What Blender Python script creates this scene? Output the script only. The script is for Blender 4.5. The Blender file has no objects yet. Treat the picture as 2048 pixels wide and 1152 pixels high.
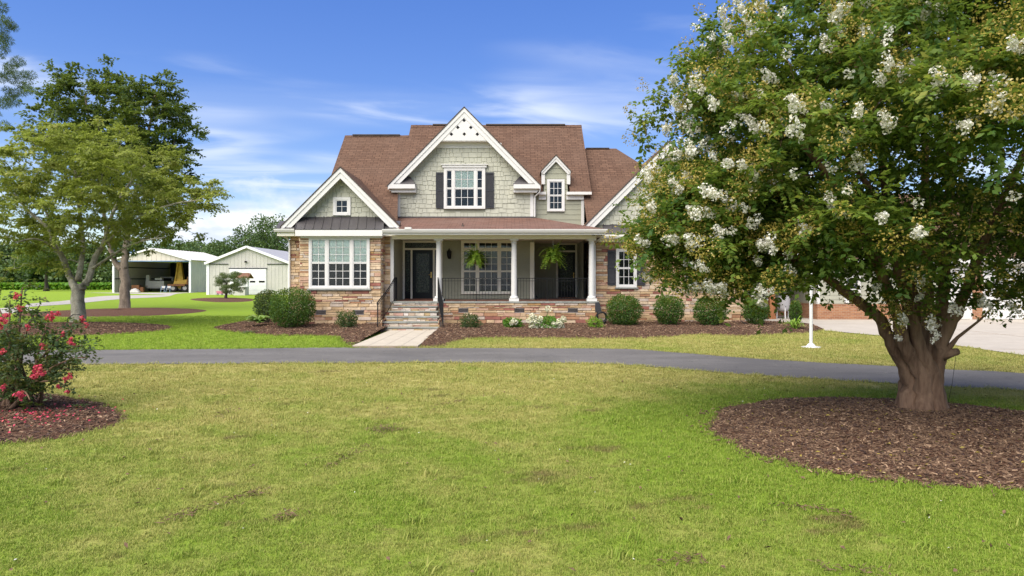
import bpy, bmesh, math, random
import numpy as np
from mathutils import Matrix, Vector
R = math.radians
RNG = np.random.default_rng(7)
random.seed(7)
scene = bpy.context.scene
C = scene.collection

# ------------------------------------------------------------------ camera, sky, sun, exposure
CAM_H, FOC, PX, HZ = 1.8, 1365.0, 1024.0, 560.0      # eye height; focal length, centre and horizon in photo pixels
cd = bpy.data.cameras.new('camera'); cam = bpy.data.objects.new('camera', cd); C.objects.link(cam)
cam.location = (0, 0, CAM_H); cam.rotation_euler = (R(90), 0, 0)
cd.sensor_width = 36; cd.lens = FOC / 2048 * 36; cd.shift_y = -16 / 2048
cd.clip_start = .1; cd.clip_end = 3000
scene.camera = cam
SUN_EL, SUN_AZ = 54, 217                              # azimuth clockwise from +Y: behind the camera, from the left
sd = bpy.data.lights.new('sun', 'SUN'); sun = bpy.data.objects.new('sun', sd); C.objects.link(sun)
sd.energy = 3.5; sd.angle = R(75); sd.color = (1, .925, .80)
sv = Vector((math.sin(R(SUN_AZ)) * math.cos(R(SUN_EL)), math.cos(R(SUN_AZ)) * math.cos(R(SUN_EL)), math.sin(R(SUN_EL))))
sun.rotation_euler = sv.to_track_quat('Z', 'Y').to_euler(); sun.location = sv * 60
scene.view_settings.view_transform = 'Standard'; scene.view_settings.look = 'None'
scene.view_settings.exposure = 1.2; scene.view_settings.gamma = 1

# small expression helper for node maths
class E:
    def __init__(s, nt, k): s.nt, s.k = nt, k
    def _op(s, op, *a, clamp=False):
        n = s.nt.nodes.new('ShaderNodeMath'); n.operation = op; n.use_clamp = clamp
        for i, v in enumerate((s,) + a):
            if isinstance(v, E): s.nt.links.new(v.k, n.inputs[i])
            else: n.inputs[i].default_value = v
        return E(s.nt, n.outputs[0])
    def __add__(s, o): return s._op('ADD', o)
    __radd__ = __add__
    def __sub__(s, o): return s._op('SUBTRACT', o)
    def __rsub__(s, o): return (s * -1) + o
    def __mul__(s, o): return s._op('MULTIPLY', o)
    __rmul__ = __mul__
    def __truediv__(s, o): return s._op('DIVIDE', o)
    def __pow__(s, o): return s._op('POWER', o)
    def sin(s): return s._op('SINE')
    def abs(s): return s._op('ABSOLUTE')
    def sqrt(s): return s._op('SQRT')
    def clamp(s): return s._op('ADD', 0.0, clamp=True)
    def mx(s, o): return s._op('MAXIMUM', o)
    def step(s, a, b):
        n = s.nt.nodes.new('ShaderNodeMapRange'); n.interpolation_type = 'SMOOTHSTEP'
        s.nt.links.new(s.k, n.inputs['Value'])
        n.inputs['From Min'].default_value = a; n.inputs['From Max'].default_value = b
        return E(s.nt, n.outputs[0])
def sep(nt, vec):
    n = nt.nodes.new('ShaderNodeSeparateXYZ'); nt.links.new(vec, n.inputs[0])
    return [E(nt, n.outputs[i]) for i in range(3)]
def comb(nt, x, y, z):
    n = nt.nodes.new('ShaderNodeCombineXYZ')
    for i, v in enumerate((x, y, z)):
        if isinstance(v, E): nt.links.new(v.k, n.inputs[i])
        else: n.inputs[i].default_value = v
    return n.outputs[0]
def noise(nt, vec, scale, detail=3, rough=.55, dist=0):
    n = nt.nodes.new('ShaderNodeTexNoise'); n.inputs['Scale'].default_value = scale; n.inputs['Detail'].default_value = detail
    n.inputs['Roughness'].default_value = rough; n.inputs['Distortion'].default_value = dist
    if vec is not None: nt.links.new(vec, n.inputs['Vector'])
    return E(nt, n.outputs['Fac'])
def mixc(nt, f, a, b, mode='MIX'):
    n = nt.nodes.new('ShaderNodeMix'); n.data_type = 'RGBA'; n.blend_type = mode
    for k, v in ((n.inputs[0], f), (n.inputs[6], a), (n.inputs[7], b)):
        if isinstance(v, E): nt.links.new(v.k, k)
        elif isinstance(v, (int, float)): k.default_value = v
        elif isinstance(v, tuple): k.default_value = (*v[:3], 1)
        else: nt.links.new(v, k)
    return n.outputs[2]

w = bpy.data.worlds.new('World'); scene.world = w; w.use_nodes = True
nt = w.node_tree; nt.nodes.clear()
sky = nt.nodes.new('ShaderNodeTexSky'); sky.sky_type = 'NISHITA'; sky.sun_disc = False
sky.sun_elevation = R(SUN_EL); sky.sun_rotation = R(SUN_AZ); sky.altitude = 0
sky.air_density = 1.0; sky.dust_density = .1; sky.ozone_density = 3.0
tc = nt.nodes.new('ShaderNodeTexCoord')
dx, dy, dz = sep(nt, tc.outputs['Generated'])
zc = dz.mx(.02) + .10
u, v = dx / zc, dy / zc
# thin cirrus drawn out across the view
cv = comb(nt, u * .60 + v * .08, v * 1.15 - u * .30, 3.7)
c1 = noise(nt, cv, 2.3, 5, .5, .5); c2 = noise(nt, cv, .95, 2, .5)
cir = (c1.step(.36, .72) * c2.step(.38, .60) * .78).clamp()
veil = noise(nt, comb(nt, u * .25, v * .7, 9.1), 1.3, 4, .55, .6).step(.52, .80) * .10
# a low bank of heaped cloud near the horizon
az = E(nt, nt.nodes.new('ShaderNodeMath').outputs[0]); azn = az.k.node; azn.operation = 'ARCTAN2'
nt.links.new(dx.k, azn.inputs[0]); nt.links.new(dy.k, azn.inputs[1])
cu_n = noise(nt, comb(nt, az * 5.0, dz * 9.0, 2.3), 1.6, 6, .55)
cu_l = noise(nt, comb(nt, az * 2.6, 0.0, 11.3), 1.0, 1, .5)
cum = ((cu_n * .30 + cu_l * .60 - dz * 1.35 - .372) * 16).clamp() * .9
cl = (cir + veil).clamp()
hs = nt.nodes.new('ShaderNodeHueSaturation'); hs.inputs['Saturation'].default_value = 1.62; hs.inputs['Value'].default_value = 1.48; hs.inputs['Hue'].default_value = .526
gm = nt.nodes.new('ShaderNodeGamma'); gm.inputs[1].default_value = .66; nt.links.new(sky.outputs[0], gm.inputs[0]); nt.links.new(gm.outputs[0], hs.inputs['Color'])
col = mixc(nt, cl, hs.outputs[0], (4.6, 5.0, 5.7))
shade = noise(nt, comb(nt, az * 9.0, dz * 22.0, 8.0), 1.4, 4, .6)
cumc = mixc(nt, shade.step(.35, .62), (3.9, 4.3, 5.2), (5.6, 5.7, 5.8))
col = mixc(nt, cum, col, cumc)
bg = nt.nodes.new('ShaderNodeBackground'); bg.inputs['Strength'].default_value = .09
nt.links.new(col, bg.inputs['Color'])
out = nt.nodes.new('ShaderNodeOutputWorld'); nt.links.new(bg.outputs[0], out.inputs['Surface'])

# ------------------------------------------------------------------ photo pixel + real distance -> metres
def X(px, Y): return (px - PX) / FOC * Y
def Z(py, Y): return CAM_H + (HZ - py) / FOC * Y
def G(px, py, z=0.0):
    Y = (CAM_H - z) * FOC / (py - HZ)
    return (X(px, Y), Y)

# ------------------------------------------------------------------ objects and meshes
WL = {}
def tag(o, label=None, cat=None, group=None, kind=None):
    if label: o['label'] = label
    if cat: o['category'] = cat
    if group: o['group'] = group
    if kind: o['kind'] = kind
    return o
def link(o, parent=None, loc=None):
    """link with world-space mesh coordinates (loc None) or an origin at loc"""
    C.objects.link(o)
    L = Vector(loc) if loc is not None else Vector((0, 0, 0))
    o.location = L; WL[o] = L
    if parent is not None:
        o.parent = parent; o.matrix_parent_inverse = Matrix.Translation(-WL[parent])
    return o
def thing(name, label, cat, loc, group=None):
    o = bpy.data.objects.new(name, None); link(o, None, loc); o.empty_display_size = .3
    return tag(o, label, cat, group)
class MB:
    def __init__(s): s.v, s.f, s.m, s.uv = [], [], [], {}
    def face(s, pts, m=0, uv=None):
        b = len(s.v); s.v += [tuple(p) for p in pts]; s.f.append(tuple(range(b, b + len(pts)))); s.m.append(m)
        if uv: s.uv[len(s.f) - 1] = uv
        return s
    def hexa(s, p, m=0):
        """8 points: bottom ring 0-3 counter-clockwise from above, top ring 4-7"""
        b = len(s.v); s.v += [tuple(q) for q in p]
        for f in ((3, 2, 1, 0), (4, 5, 6, 7), (0, 1, 5, 4), (1, 2, 6, 5), (2, 3, 7, 6), (3, 0, 4, 7)):
            s.f.append(tuple(b + i for i in f)); s.m.append(m)
        return s
    def box(s, x0, x1, y0, y1, z0, z1, m=0):
        return s.hexa(((x0, y0, z0), (x1, y0, z0), (x1, y1, z0), (x0, y1, z0), (x0, y0, z1), (x1, y0, z1), (x1, y1, z1), (x0, y1, z1)), m)
    def prism(s, poly, y0, y1, m=0):
        """polygon in x,z (counter-clockwise seen from -y) extruded along y"""
        n = len(poly); b = len(s.v)
        s.v += [(x, y0, z) for x, z in poly] + [(x, y1, z) for x, z in poly]
        s.f.append(tuple(range(b, b + n))); s.m.append(m)
        s.f.append(tuple(range(b + 2 * n - 1, b + n - 1, -1))); s.m.append(m)
        for i in range(n):
            j = (i + 1) % n; s.f.append((b + j, b + i, b + n + i, b + n + j)); s.m.append(m)
        return s
    def bar(s, a, c, w, h=None, m=0, up=(0, 0, 1)):
        a, c = Vector(a), Vector(c); h = h or w; d = (c - a).normalized(); up = Vector(up)
        if abs(d.dot(up)) > .95: up = Vector((0, 1, 0))
        r = d.cross(up).normalized() * w / 2; t = r.cross(d).normalized() * h / 2
        p = [a - r - t, a + r - t, c + r - t, c - r - t, a - r + t, a + r + t, c + r + t, c - r + t]
        return s.hexa(p, m)
    def tube(s, pts, rad, n=8, m=0, cap=True, flute=0.0, ph=0.0):
        pts = [Vector(p) for p in pts]; k = len(pts)
        if not hasattr(rad, '__len__'): rad = [rad] * k
        b = len(s.v); ref = Vector((.31, .17, .93))
        for i, p in enumerate(pts):
            d = (pts[min(i + 1, k - 1)] - pts[max(i - 1, 0)]).normalized()
            if abs(d.dot(ref)) > .97: ref = Vector((1, 0, 0))
            a = d.cross(ref).normalized(); c = d.cross(a); ref = c.cross(d) if False else ref
            for j in range(n):
                t = 2 * math.pi * j / n; f = 1 + flute * (math.sin(4 * t + ph + i * .13) + .6 * math.sin(7 * t + 2 * ph - i * .21) + .35 * math.sin(3 * t + i * .9)); q = p + (a * math.cos(t) + c * math.sin(t)) * rad[i] * f; s.v.append(tuple(q))
        for i in range(k - 1):
            for j in range(n):
                j2 = (j + 1) % n
                s.f.append((b + i * n + j, b + i * n + j2, b + (i + 1) * n + j2, b + (i + 1) * n + j)); s.m.append(m)
        if cap:
            s.f.append(tuple(b + j for j in range(n))[::-1]); s.m.append(m)
            s.f.append(tuple(b + (k - 1) * n + j for j in range(n))); s.m.append(m)
        return s
    def lathe(s, cx, cy, prof, n=16, m=0):
        b = len(s.v)
        for r, z in prof:
            for j in range(n):
                t = 2 * math.pi * j / n; s.v.append((cx + r * math.cos(t), cy + r * math.sin(t), z))
        for i in range(len(prof) - 1):
            for j in range(n):
                j2 = (j + 1) % n
                s.f.append((b + i * n + j, b + i * n + j2, b + (i + 1) * n + j2, b + (i + 1) * n + j)); s.m.append(m)
        s.f.append(tuple(b + j for j in range(n))[::-1]); s.m.append(m)
        s.f.append(tuple(b + (len(prof) - 1) * n + j for j in range(n))); s.m.append(m)
        return s
    def mesh(s, name, mats, smooth=False):
        me = bpy.data.meshes.new(name); me.from_pydata(s.v, [], s.f)
        for mt in (mats if isinstance(mats, (list, tuple)) else [mats]): me.materials.append(mt)
        me.polygons.foreach_set('material_index', s.m)
        if smooth: me.polygons.foreach_set('use_smooth', [True] * len(s.f))
        if s.uv:
            ul = me.uv_layers.new(name='UVMap')
            for fi, uv in s.uv.items():
                for li, c in zip(me.polygons[fi].loop_indices, uv): ul.data[li].uv = c
        me.update(); return me
    def build(s, name, mats, parent=None, smooth=False, kind=None, loc=None):
        o = bpy.data.objects.new(name, s.mesh(name, mats, smooth)); link(o, parent, loc)
        if smooth == 'auto':
            o.data.polygons.foreach_set('use_smooth', [True] * len(s.f)); o.data.set_sharp_from_angle(angle=R(40))
        return tag(o, kind=kind)
def copy_tree(o, loc=None, parent=None):
    c = o.copy(); C.objects.link(c); WL[c] = Vector(loc) if loc is not None else WL[o]
    if parent is not None: c.parent = parent
    if loc is not None: c.location = loc
    for ch in o.children: copy_tree(ch, None, c)
    return c

# ------------------------------------------------------------------ materials
M = {}
def newmat(name):
    m = bpy.data.materials.new(name); m.use_nodes = True; nt = m.node_tree; nt.nodes.clear()
    o = nt.nodes.new('ShaderNodeOutputMaterial'); M[name] = m
    return m, nt, o
def bump(nt, h, strength, dist=.02):
    b = nt.nodes.new('ShaderNodeBump'); b.inputs['Strength'].default_value = strength; b.inputs['Distance'].default_value = dist
    nt.links.new(h.k, b.inputs['Height']); return b.outputs[0]
def pos(nt): return nt.nodes.new('ShaderNodeNewGeometry').outputs['Position']
def mk(name, col, rough=.8, var=.18, scale=5, bmp=0.0, bscale=60, spec=.3, metal=0.0, col2=None, stretch=(1, 1, 1)):
    m, nt, o = newmat(name)
    p = nt.nodes.new('ShaderNodeBsdfPrincipled'); nt.links.new(p.outputs[0], o.inputs[0])
    P = pos(nt); mp = nt.nodes.new('ShaderNodeMapping'); mp.inputs['Scale'].default_value = stretch
    nt.links.new(P, mp.inputs['Vector']); P = mp.outputs[0]
    n1 = noise(nt, P, scale, 4, .6); n2 = noise(nt, P, scale * 7, 3, .6)
    f = n1 * .6 + n2 * .4
    if col2 is None: lo, hi = tuple(c * (1 - var) for c in col), tuple(min(1, c * (1 + var)) for c in col)
    else: lo, hi = col, col2
    nt.links.new(mixc(nt, f.step(.3, .7), lo, hi), p.inputs['Base Color'])
    p.inputs['Roughness'].default_value = rough; p.inputs['Specular IOR Level'].default_value = spec; p.inputs['Metallic'].default_value = metal
    if bmp: nt.links.new(bump(nt, noise(nt, P, bscale, 3, .6), bmp, .01), p.inputs['Normal'])
    return m
mk('white_trim', (.64, .625, .59), .5, .04, 2)
mk('cream_trim', (.74, .71, .60), .55, .04, 2)
mk('shake_paint', (.435, .43, .345), .75, .10, 2.2, .3, 90, stretch=(1, 1, .25))
mk('lap_paint', (.31, .31, .23), .7, .07, 2.5, .1, 60)
mk('garage_paint', (.37, .365, .285), .7, .07, 2.5)
mk('shutter_paint', (.030, .031, .036), .55, .12, 4)
mk('black_metal', (.010, .010, .011), .6, .2, 8, spec=.2)
mk('dark_standing_seam', (.052, .047, .048), .42, .12, 1.5, spec=.5)
mk('mortar', (.30, .235, .165), .95, .2, 9, .4, 60)
mk('bluestone', (.25, .255, .225), .8, .25, 6, .4, 50)
mk('porch_brick', (.26, .115, .075), .85, .25, 10)
mk('dark_void', (.006, .006, .007), .9, .1, 2)
mk('room_dark', (.016, .016, .017), .9, .4, 3)
mk('blind', (.86, .90, .86), .7, .04, 3)
mk('door_paint', (.006, .008, .010), .35, .1, 3, spec=.2)
mk('brass', (.45, .30, .10), .3, .1, 5, metal=1)
mk('vent_metal', (.26, .23, .22), .6, .2, 6)
mk('concrete', (.36, .325, .275), .9, .09, 1.3, .15, 60)
mk('walk_concrete', (.40, .355, .285), .9, .10, 2.5, .2, 70)
mk('bark_crape', (.085, .046, .028), .85, .45, 4, .9, 26, stretch=(1, 1, .16), col2=(.26, .165, .105))
mk('bark_grey', (.13, .115, .08), .95, .40, 4, 1.0, 22, stretch=(1, 1, .6), col2=(.40, .38, .29))
mk('bark_brown', (.11, .085, .062), .95, .40, 5, 1.0, 18, stretch=(1, 1, .3), col2=(.28, .225, .17))
mk('bark_dark', (.07, .055, .045), .95, .3, 5, .6, 18)
mk('mulch_chip', (.125, .076, .046), .95, .6, 34, .5, 80)
mk('mulch_chip_pale', (.30, .20, .125), .95, .3, 30)
mk('mulch_chip_dark', (.055, .032, .024), .95, .3, 30)
mk('shed_cream_metal', (.61, .56, .47), .55, .06, .5, spec=.4)
mk('shed_sage_metal', (.49, .47, .425), .55, .06, .5, spec=.4)
mk('shed_white_metal', (.78, .78, .77), .5, .05, .5, spec=.4)
mk('shed_roof_metal', (.62, .60, .57), .4, .05, .4, spec=.5)
mk('shed_roof_grey', (.36, .35, .35), .5, .10, .5)
mk('shed_dark_steel_and_shade', (.025, .03, .033), .7, .3, .6)  # girt and door steel; also the shade painted inside the open shed
mk('truck_white', (.42, .40, .36), .4, .08, 2)
mk('machine_yellow', (.50, .31, .035), .5, .25, 2)
mk('rust_brown', (.20, .09, .04), .8, .4, 3)
mk('rubber', (.02, .02, .02), .8, .2, 5)
mk('tarp', (.55, .53, .50), .7, .15, 3)
mk('blue_steel', (.16, .25, .40), .5, .1, 3)
mk('hut_roof_shingle', (.16, .08, .05), .9, .3, 3)
mk('gravel_track', (.34, .315, .285), .95, .15, 1.1, .3, 25)
mk('post_wood', (.30, .125, .05), .7, .25, 5, stretch=(1, 1, .2))
mk('pole_white', (.66, .66, .65), .3, .03, 3, spec=.5)
mk('basket_coir', (.14, .09, .05), .95, .3, 20)
mk('pink_plastic', (.6, .2, .3), .5, .1, 3)
STONES = []
for i, (c, k) in enumerate((((.50, .36, .22), 7), ((.43, .30, .17), 6), ((.56, .43, .29), 5), ((.46, .29, .20), 4), ((.28, .115, .085), 3),
                            ((.42, .245, .10), 1), ((.44, .36, .29), 4), ((.33, .18, .10), 2))):
    STONES += [mk('ledge_stone_%d' % i, c, .9, .24, 4.5, .55, 34)] * k
TREADSTONES = [mk('riser_stone_%d' % i, c, .9, .2, 5, .5, 34) for i, c in enumerate(((.55, .46, .36), (.48, .36, .26), (.58, .50, .44), (.45, .27, .21), (.42, .30, .16)))]

def mat_glass():
    m, nt, o = newmat('window_glass')
    t = nt.nodes.new('ShaderNodeBsdfTransparent'); t.inputs[0].default_value = (.90, .94, .92, 1)
    g = nt.nodes.new('ShaderNodeBsdfGlossy'); g.inputs['Roughness'].default_value = .025
    fr = nt.nodes.new('ShaderNodeFresnel'); fr.inputs[0].default_value = 1.42
    pass
    x = nt.nodes.new('ShaderNodeMixShader'); nt.links.new(fr.outputs[0], x.inputs[0]); nt.links.new(t.outputs[0], x.inputs[1]); nt.links.new(g.outputs[0], x.inputs[2])
    nt.links.new(x.outputs[0], o.inputs[0])
mat_glass()
def mat_leaded():
    m, nt, o = newmat('leaded_glass')
    p = nt.nodes.new('ShaderNodeBsdfPrincipled'); nt.links.new(p.outputs[0], o.inputs[0])
    vo = nt.nodes.new('ShaderNodeTexVoronoi'); vo.feature = 'DISTANCE_TO_EDGE'; vo.inputs['Scale'].default_value = 13
    P = pos(nt); nt.links.new(P, vo.inputs['Vector'])
    e = E(nt, vo.outputs['Distance']).step(.03, .07)
    n = noise(nt, P, 16, 3)
    c = mixc(nt, n.step(.45, .7), (.012, .02, .018), (.06, .085, .055))
    nt.links.new(mixc(nt, e, (.07, .07, .055), c), p.inputs['Base Color'])
    p.inputs['Roughness'].default_value = .2; p.inputs['Specular IOR Level'].default_value = .25
    nt.links.new(bump(nt, n, .35, .02), p.inputs['Normal'])
mat_leaded()
def mat_shingle(name, dark, light, tint):
    m, nt, o = newmat(name)
    p = nt.nodes.new('ShaderNodeBsdfPrincipled'); nt.links.new(p.outputs[0], o.inputs[0]); p.inputs['Roughness'].default_value = .92
    p.inputs['Specular IOR Level'].default_value = .2
    uvn = nt.nodes.new('ShaderNodeUVMap'); uvn.uv_map = 'UVMap'
    bt = nt.nodes.new('ShaderNodeTexBrick'); nt.links.new(uvn.outputs[0], bt.inputs['Vector'])
    bt.inputs['Scale'].default_value = 1; bt.inputs['Brick Width'].default_value = .30; bt.inputs['Row Height'].default_value = .145
    bt.inputs['Mortar Size'].default_value = .011; bt.inputs['Mortar Smooth'].default_value = .3; bt.offset = .37; bt.inputs['Bias'].default_value = .0
    bt.inputs['Color1'].default_value = (*dark, 1); bt.inputs['Color2'].default_value = (*light, 1); bt.inputs['Mortar'].default_value = (*(c * .42 for c in dark), 1)
    P = pos(nt); n = noise(nt, P, .8, 4, .6); n2 = noise(nt, P, 30, 2)
    c = mixc(nt, n.step(.3, .75) * .5, bt.outputs['Color'], tint)
    c = mixc(nt, n2.step(.3, .8) * .35, c, tuple(x * .55 for x in dark))
    nt.links.new(c, p.inputs['Base Color'])
    nt.links.new(bump(nt, E(nt, bt.outputs['Fac']) * -1 + n2 * .3, .6, .012), p.inputs['Normal'])
mat_shingle('roof_shingle', (.098, .054, .035), (.150, .086, .056), (.138, .086, .060))
mat_shingle('porch_shingle', (.125, .066, .048), (.195, .106, .080), (.17, .112, .092))
def mat_brick():
    m, nt, o = newmat('garage_brick')
    p = nt.nodes.new('ShaderNodeBsdfPrincipled'); nt.links.new(p.outputs[0], o.inputs[0]); p.inputs['Roughness'].default_value = .9
    x, y, z = sep(nt, pos(nt))
    bt = nt.nodes.new('ShaderNodeTexBrick'); nt.links.new(comb(nt, x + y, z, 0), bt.inputs['Vector'])
    bt.inputs['Scale'].default_value = 1; bt.inputs['Brick Width'].default_value = .21; bt.inputs['Row Height'].default_value = .076; bt.inputs['Mortar Size'].default_value = .006
    bt.inputs['Color1'].default_value = (.26, .105, .05, 1); bt.inputs['Color2'].default_value = (.40, .19, .09, 1); bt.inputs['Mortar'].default_value = (.36, .28, .2, 1)
    nt.links.new(bt.outputs['Color'], p.inputs['Base Color'])
    nt.links.new(bump(nt, E(nt, bt.outputs['Fac']) * -1, .5, .01), p.inputs['Normal'])
mat_brick()
def mat_leaf(name, a, b, c=None, trans=.35, rough=.5):
    """leaf colour runs a -> b (-> c) with the leaf's own random value"""
    m, nt, o = newmat(name)
    at = nt.nodes.new('ShaderNodeAttribute'); at.attribute_name = 'var'; f = E(nt, at.outputs['Fac'])
    col = mixc(nt, f.step(0, .75), a, b)
    if c: col = mixc(nt, f.step(.78, 1.0), col, c)
    p = nt.nodes.new('ShaderNodeBsdfPrincipled'); nt.links.new(col, p.inputs['Base Color']); p.inputs['Roughness'].default_value = rough; p.inputs['Specular IOR Level'].default_value = .25
    t = nt.nodes.new('ShaderNodeBsdfTranslucent'); nt.links.new(mixc(nt, .55, col, (.22, .28, .03)), t.inputs[0])
    x = nt.nodes.new('ShaderNodeMixShader'); x.inputs[0].default_value = trans
    nt.links.new(p.outputs[0], x.inputs[1]); nt.links.new(t.outputs[0], x.inputs[2]); nt.links.new(x.outputs[0], o.inputs[0])
    return m
mat_leaf('leaf_crape', (.040, .115, .022), (.155, .235, .038), (.30, .31, .055), .5)
mat_leaf('leaf_bud', (.30, .23, .045), (.44, .34, .08), (.60, .50, .24))
mat_leaf('petal_white', (.78, .74, .65), (.88, .86, .80), (.70, .64, .46), .35)
mat_leaf('petal_pink', (.62, .03, .10), (.72, .08, .17), (.66, .14, .12), .3)
mat_leaf('leaf_pinkcrape', (.028, .07, .026), (.08, .12, .04), (.19, .15, .06))
mat_leaf('leaf_lime', (.18, .23, .035), (.33, .375, .075), (.44, .42, .11), .5)
mat_leaf('leaf_oak', (.040, .080, .018), (.095, .145, .032), (.16, .19, .05), .40)
mat_leaf('leaf_pine', (.04, .08, .028), (.09, .14, .045))
mat_leaf('leaf_wood', (.035, .075, .025), (.080, .135, .042), (.12, .17, .05), .2)
mat_leaf('leaf_box', (.022, .07, .012), (.070, .140, .018), (.26, .27, .04))
mat_leaf('leaf_azalea', (.025, .06, .02), (.07, .11, .035), (.24, .19, .06))
mat_leaf('leaf_hydrangea', (.05, .14, .015), (.11, .25, .025), (.18, .28, .05))
mat_leaf('leaf_bright', (.11, .23, .02), (.22, .36, .04), (.33, .38, .08))
mat_leaf('leaf_fern', (.12, .24, .02), (.26, .42, .04), (.38, .46, .07), .5)
mat_leaf('leaf_hosta', (.09, .20, .03), (.22, .33, .08), (.48, .48, .25))
mat_leaf('bloom_cream', (.70, .68, .48), (.82, .80, .66), (.58, .62, .28), .25)
mat_leaf('leaf_crop', (.07, .20, .012), (.13, .30, .02), (.20, .36, .03))
mat_leaf('leaf_willow', (.06, .10, .03), (.12, .17, .06), (.22, .21, .09))

def lawn_colour(nt):
    P = pos(nt); x, y, z = sep(nt, P)
    n1 = noise(nt, P, .42, 4, .6); n2 = noise(nt, P, 2.1, 4, .65); n3 = noise(nt, P, 11, 3, .7)
    arc = ((x + 9) * (x + 9) + (y - 1) * (y - 1)).sqrt()
    mow = ((arc + n1 * .5) * 5.2).sin() * .055
    bed = ((x - 4.7) * (x - 4.7) + (y - 8.0) * (y - 8.0)).sqrt()
    near = (y * -1).step(-15.4, -15.2)
    d = .40 + y.step(5.5, 13) * .44 - (bed * -1).step(-4.6, -2.4) * .55 - (bed * -1).step(-3.2, -2.2) * .25
    left = (x * -1).step(2.5, 6.0)
    farr = .78 - left * 1.0
    D = near * d + (1 - near) * farr + (n1 - .5) * 1.35 + (n2 - .5) * .8 + (n3 - .5) * .35 + mow
    viv = (1 - near) * left
    green = mixc(nt, viv, (.215, .315, .030), (.26, .385, .030))
    green = mixc(nt, n3.step(.3, .7) * .3, green, (.10, .165, .02))
    c = mixc(nt, D.step(.12, .95), green, (.42, .375, .125))
    # bare, scuffed earth showing through in a few small patches
    bare = noise(nt, comb(nt, x * .8 + y * .45, y * 1.7 - x * .6, 4.4), .9, 5, .62).step(.58, .68) * near * n2.step(.33, .55)
    return mixc(nt, bare * .8, c, (.15, .095, .05)), n3
def mat_lawn():
    m, nt, o = newmat('lawn_grass')
    p = nt.nodes.new('ShaderNodeBsdfPrincipled'); nt.links.new(p.outputs[0], o.inputs[0]); p.inputs['Roughness'].default_value = .95; p.inputs['Specular IOR Level'].default_value = .1
    c, n3 = lawn_colour(nt)
    nt.links.new(mixc(nt, .22, c, (.06, .06, .02)), p.inputs['Base Color'])
    nt.links.new(bump(nt, n3 + noise(nt, pos(nt), 45, 3, .7), .8, .04), p.inputs['Normal'])
    m, nt, o = newmat('grass_blade')
    p = nt.nodes.new('ShaderNodeBsdfPrincipled'); p.inputs['Roughness'].default_value = .6; p.inputs['Specular IOR Level'].default_value = .2
    c, n3 = lawn_colour(nt)
    at = nt.nodes.new('ShaderNodeAttribute'); at.attribute_name = 'var'; f = E(nt, at.outputs['Fac'])
    oi = nt.nodes.new('ShaderNodeObjectInfo'); r = E(nt, oi.outputs['Random'])
    c = mixc(nt, f.step(.45, 1) * .40, c, (.44, .39, .13)); c = mixc(nt, (1 - f).step(.55, 1) * .5, c, (.10, .19, .02))
    c = mixc(nt, r.step(0, 1) * .22, c, (.21, .28, .04))
    nt.links.new(c, p.inputs['Base Color'])
    t = nt.nodes.new('ShaderNodeBsdfTranslucent'); nt.links.new(c, t.inputs[0])
    x = nt.nodes.new('ShaderNodeMixShader'); x.inputs[0].default_value = .3
    nt.links.new(p.outputs[0], x.inputs[1]); nt.links.new(t.outputs[0], x.inputs[2]); nt.links.new(x.outputs[0], o.inputs[0])
mat_lawn()
def mat_asphalt():
    m, nt, o = newmat('asphalt')
    p = nt.nodes.new('ShaderNodeBsdfPrincipled'); nt.links.new(p.outputs[0], o.inputs[0]); p.inputs['Roughness'].default_value = .9; p.inputs['Specular IOR Level'].default_value = .25
    P = pos(nt); x, y, z = sep(nt, P)
    n1 = noise(nt, comb(nt, x * .35, y * 1.3, 0), .8, 4, .6); n2 = noise(nt, P, 60, 3, .7); n3 = noise(nt, P, 4, 4)
    c = mixc(nt, n1.step(.3, .72), (.088, .083, .079), (.128, .121, .115))
    c = mixc(nt, n2.step(.42, .75) * .5, c, (.19, .18, .17))
    cr = noise(nt, P, .9, 5, .6, 1.2); line = (1 - ((cr - .5).abs() * 60).clamp()) * n3.step(.52, .66)
    c = mixc(nt, line * .6, c, (.20, .19, .16))
    crk = noise(nt, P, .55, 6, .62, 1.6); c = mixc(nt, (1 - ((crk - .47).abs() * 130).clamp()) * n3.step(.42, .58) * .8, c, (.03, .03, .03))
    c = mixc(nt, noise(nt, comb(nt, x * .5, y * .5, 3.0), .7, 3).step(.56, .66) * .35, c, (.075, .073, .072))
    nt.links.new(c, p.inputs['Base Color']); nt.links.new(bump(nt, n2, .4, .008), p.inputs['Normal'])
mat_asphalt()
def mat_mulch():
    m, nt, o = newmat('mulch')
    p = nt.nodes.new('ShaderNodeBsdfPrincipled'); nt.links.new(p.outputs[0], o.inputs[0]); p.inputs['Roughness'].default_value = .97; p.inputs['Specular IOR Level'].default_value = .1
    P = pos(nt); x, y, z = sep(nt, P)
    n1 = noise(nt, P, .9, 4, .6); n2 = noise(nt, P, 26, 4, .7); n3 = noise(nt, comb(nt, x * 1.0 + y * .8, y * 2.2, z * 3), 40, 3, .7)
    c = mixc(nt, n2.step(.32, .68), (.058, .031, .021), (.180, .095, .062))
    c = mixc(nt, n3.step(.58, .74) * .7, c, (.38, .25, .18))
    c = mixc(nt, n1.step(.35, .75) * .35, c, (.13, .075, .045))
    nt.links.new(c, p.inputs['Base Color']); nt.links.new(bump(nt, n2 + n3, 1.0, .04), p.inputs['Normal'])
mat_mulch()
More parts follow.
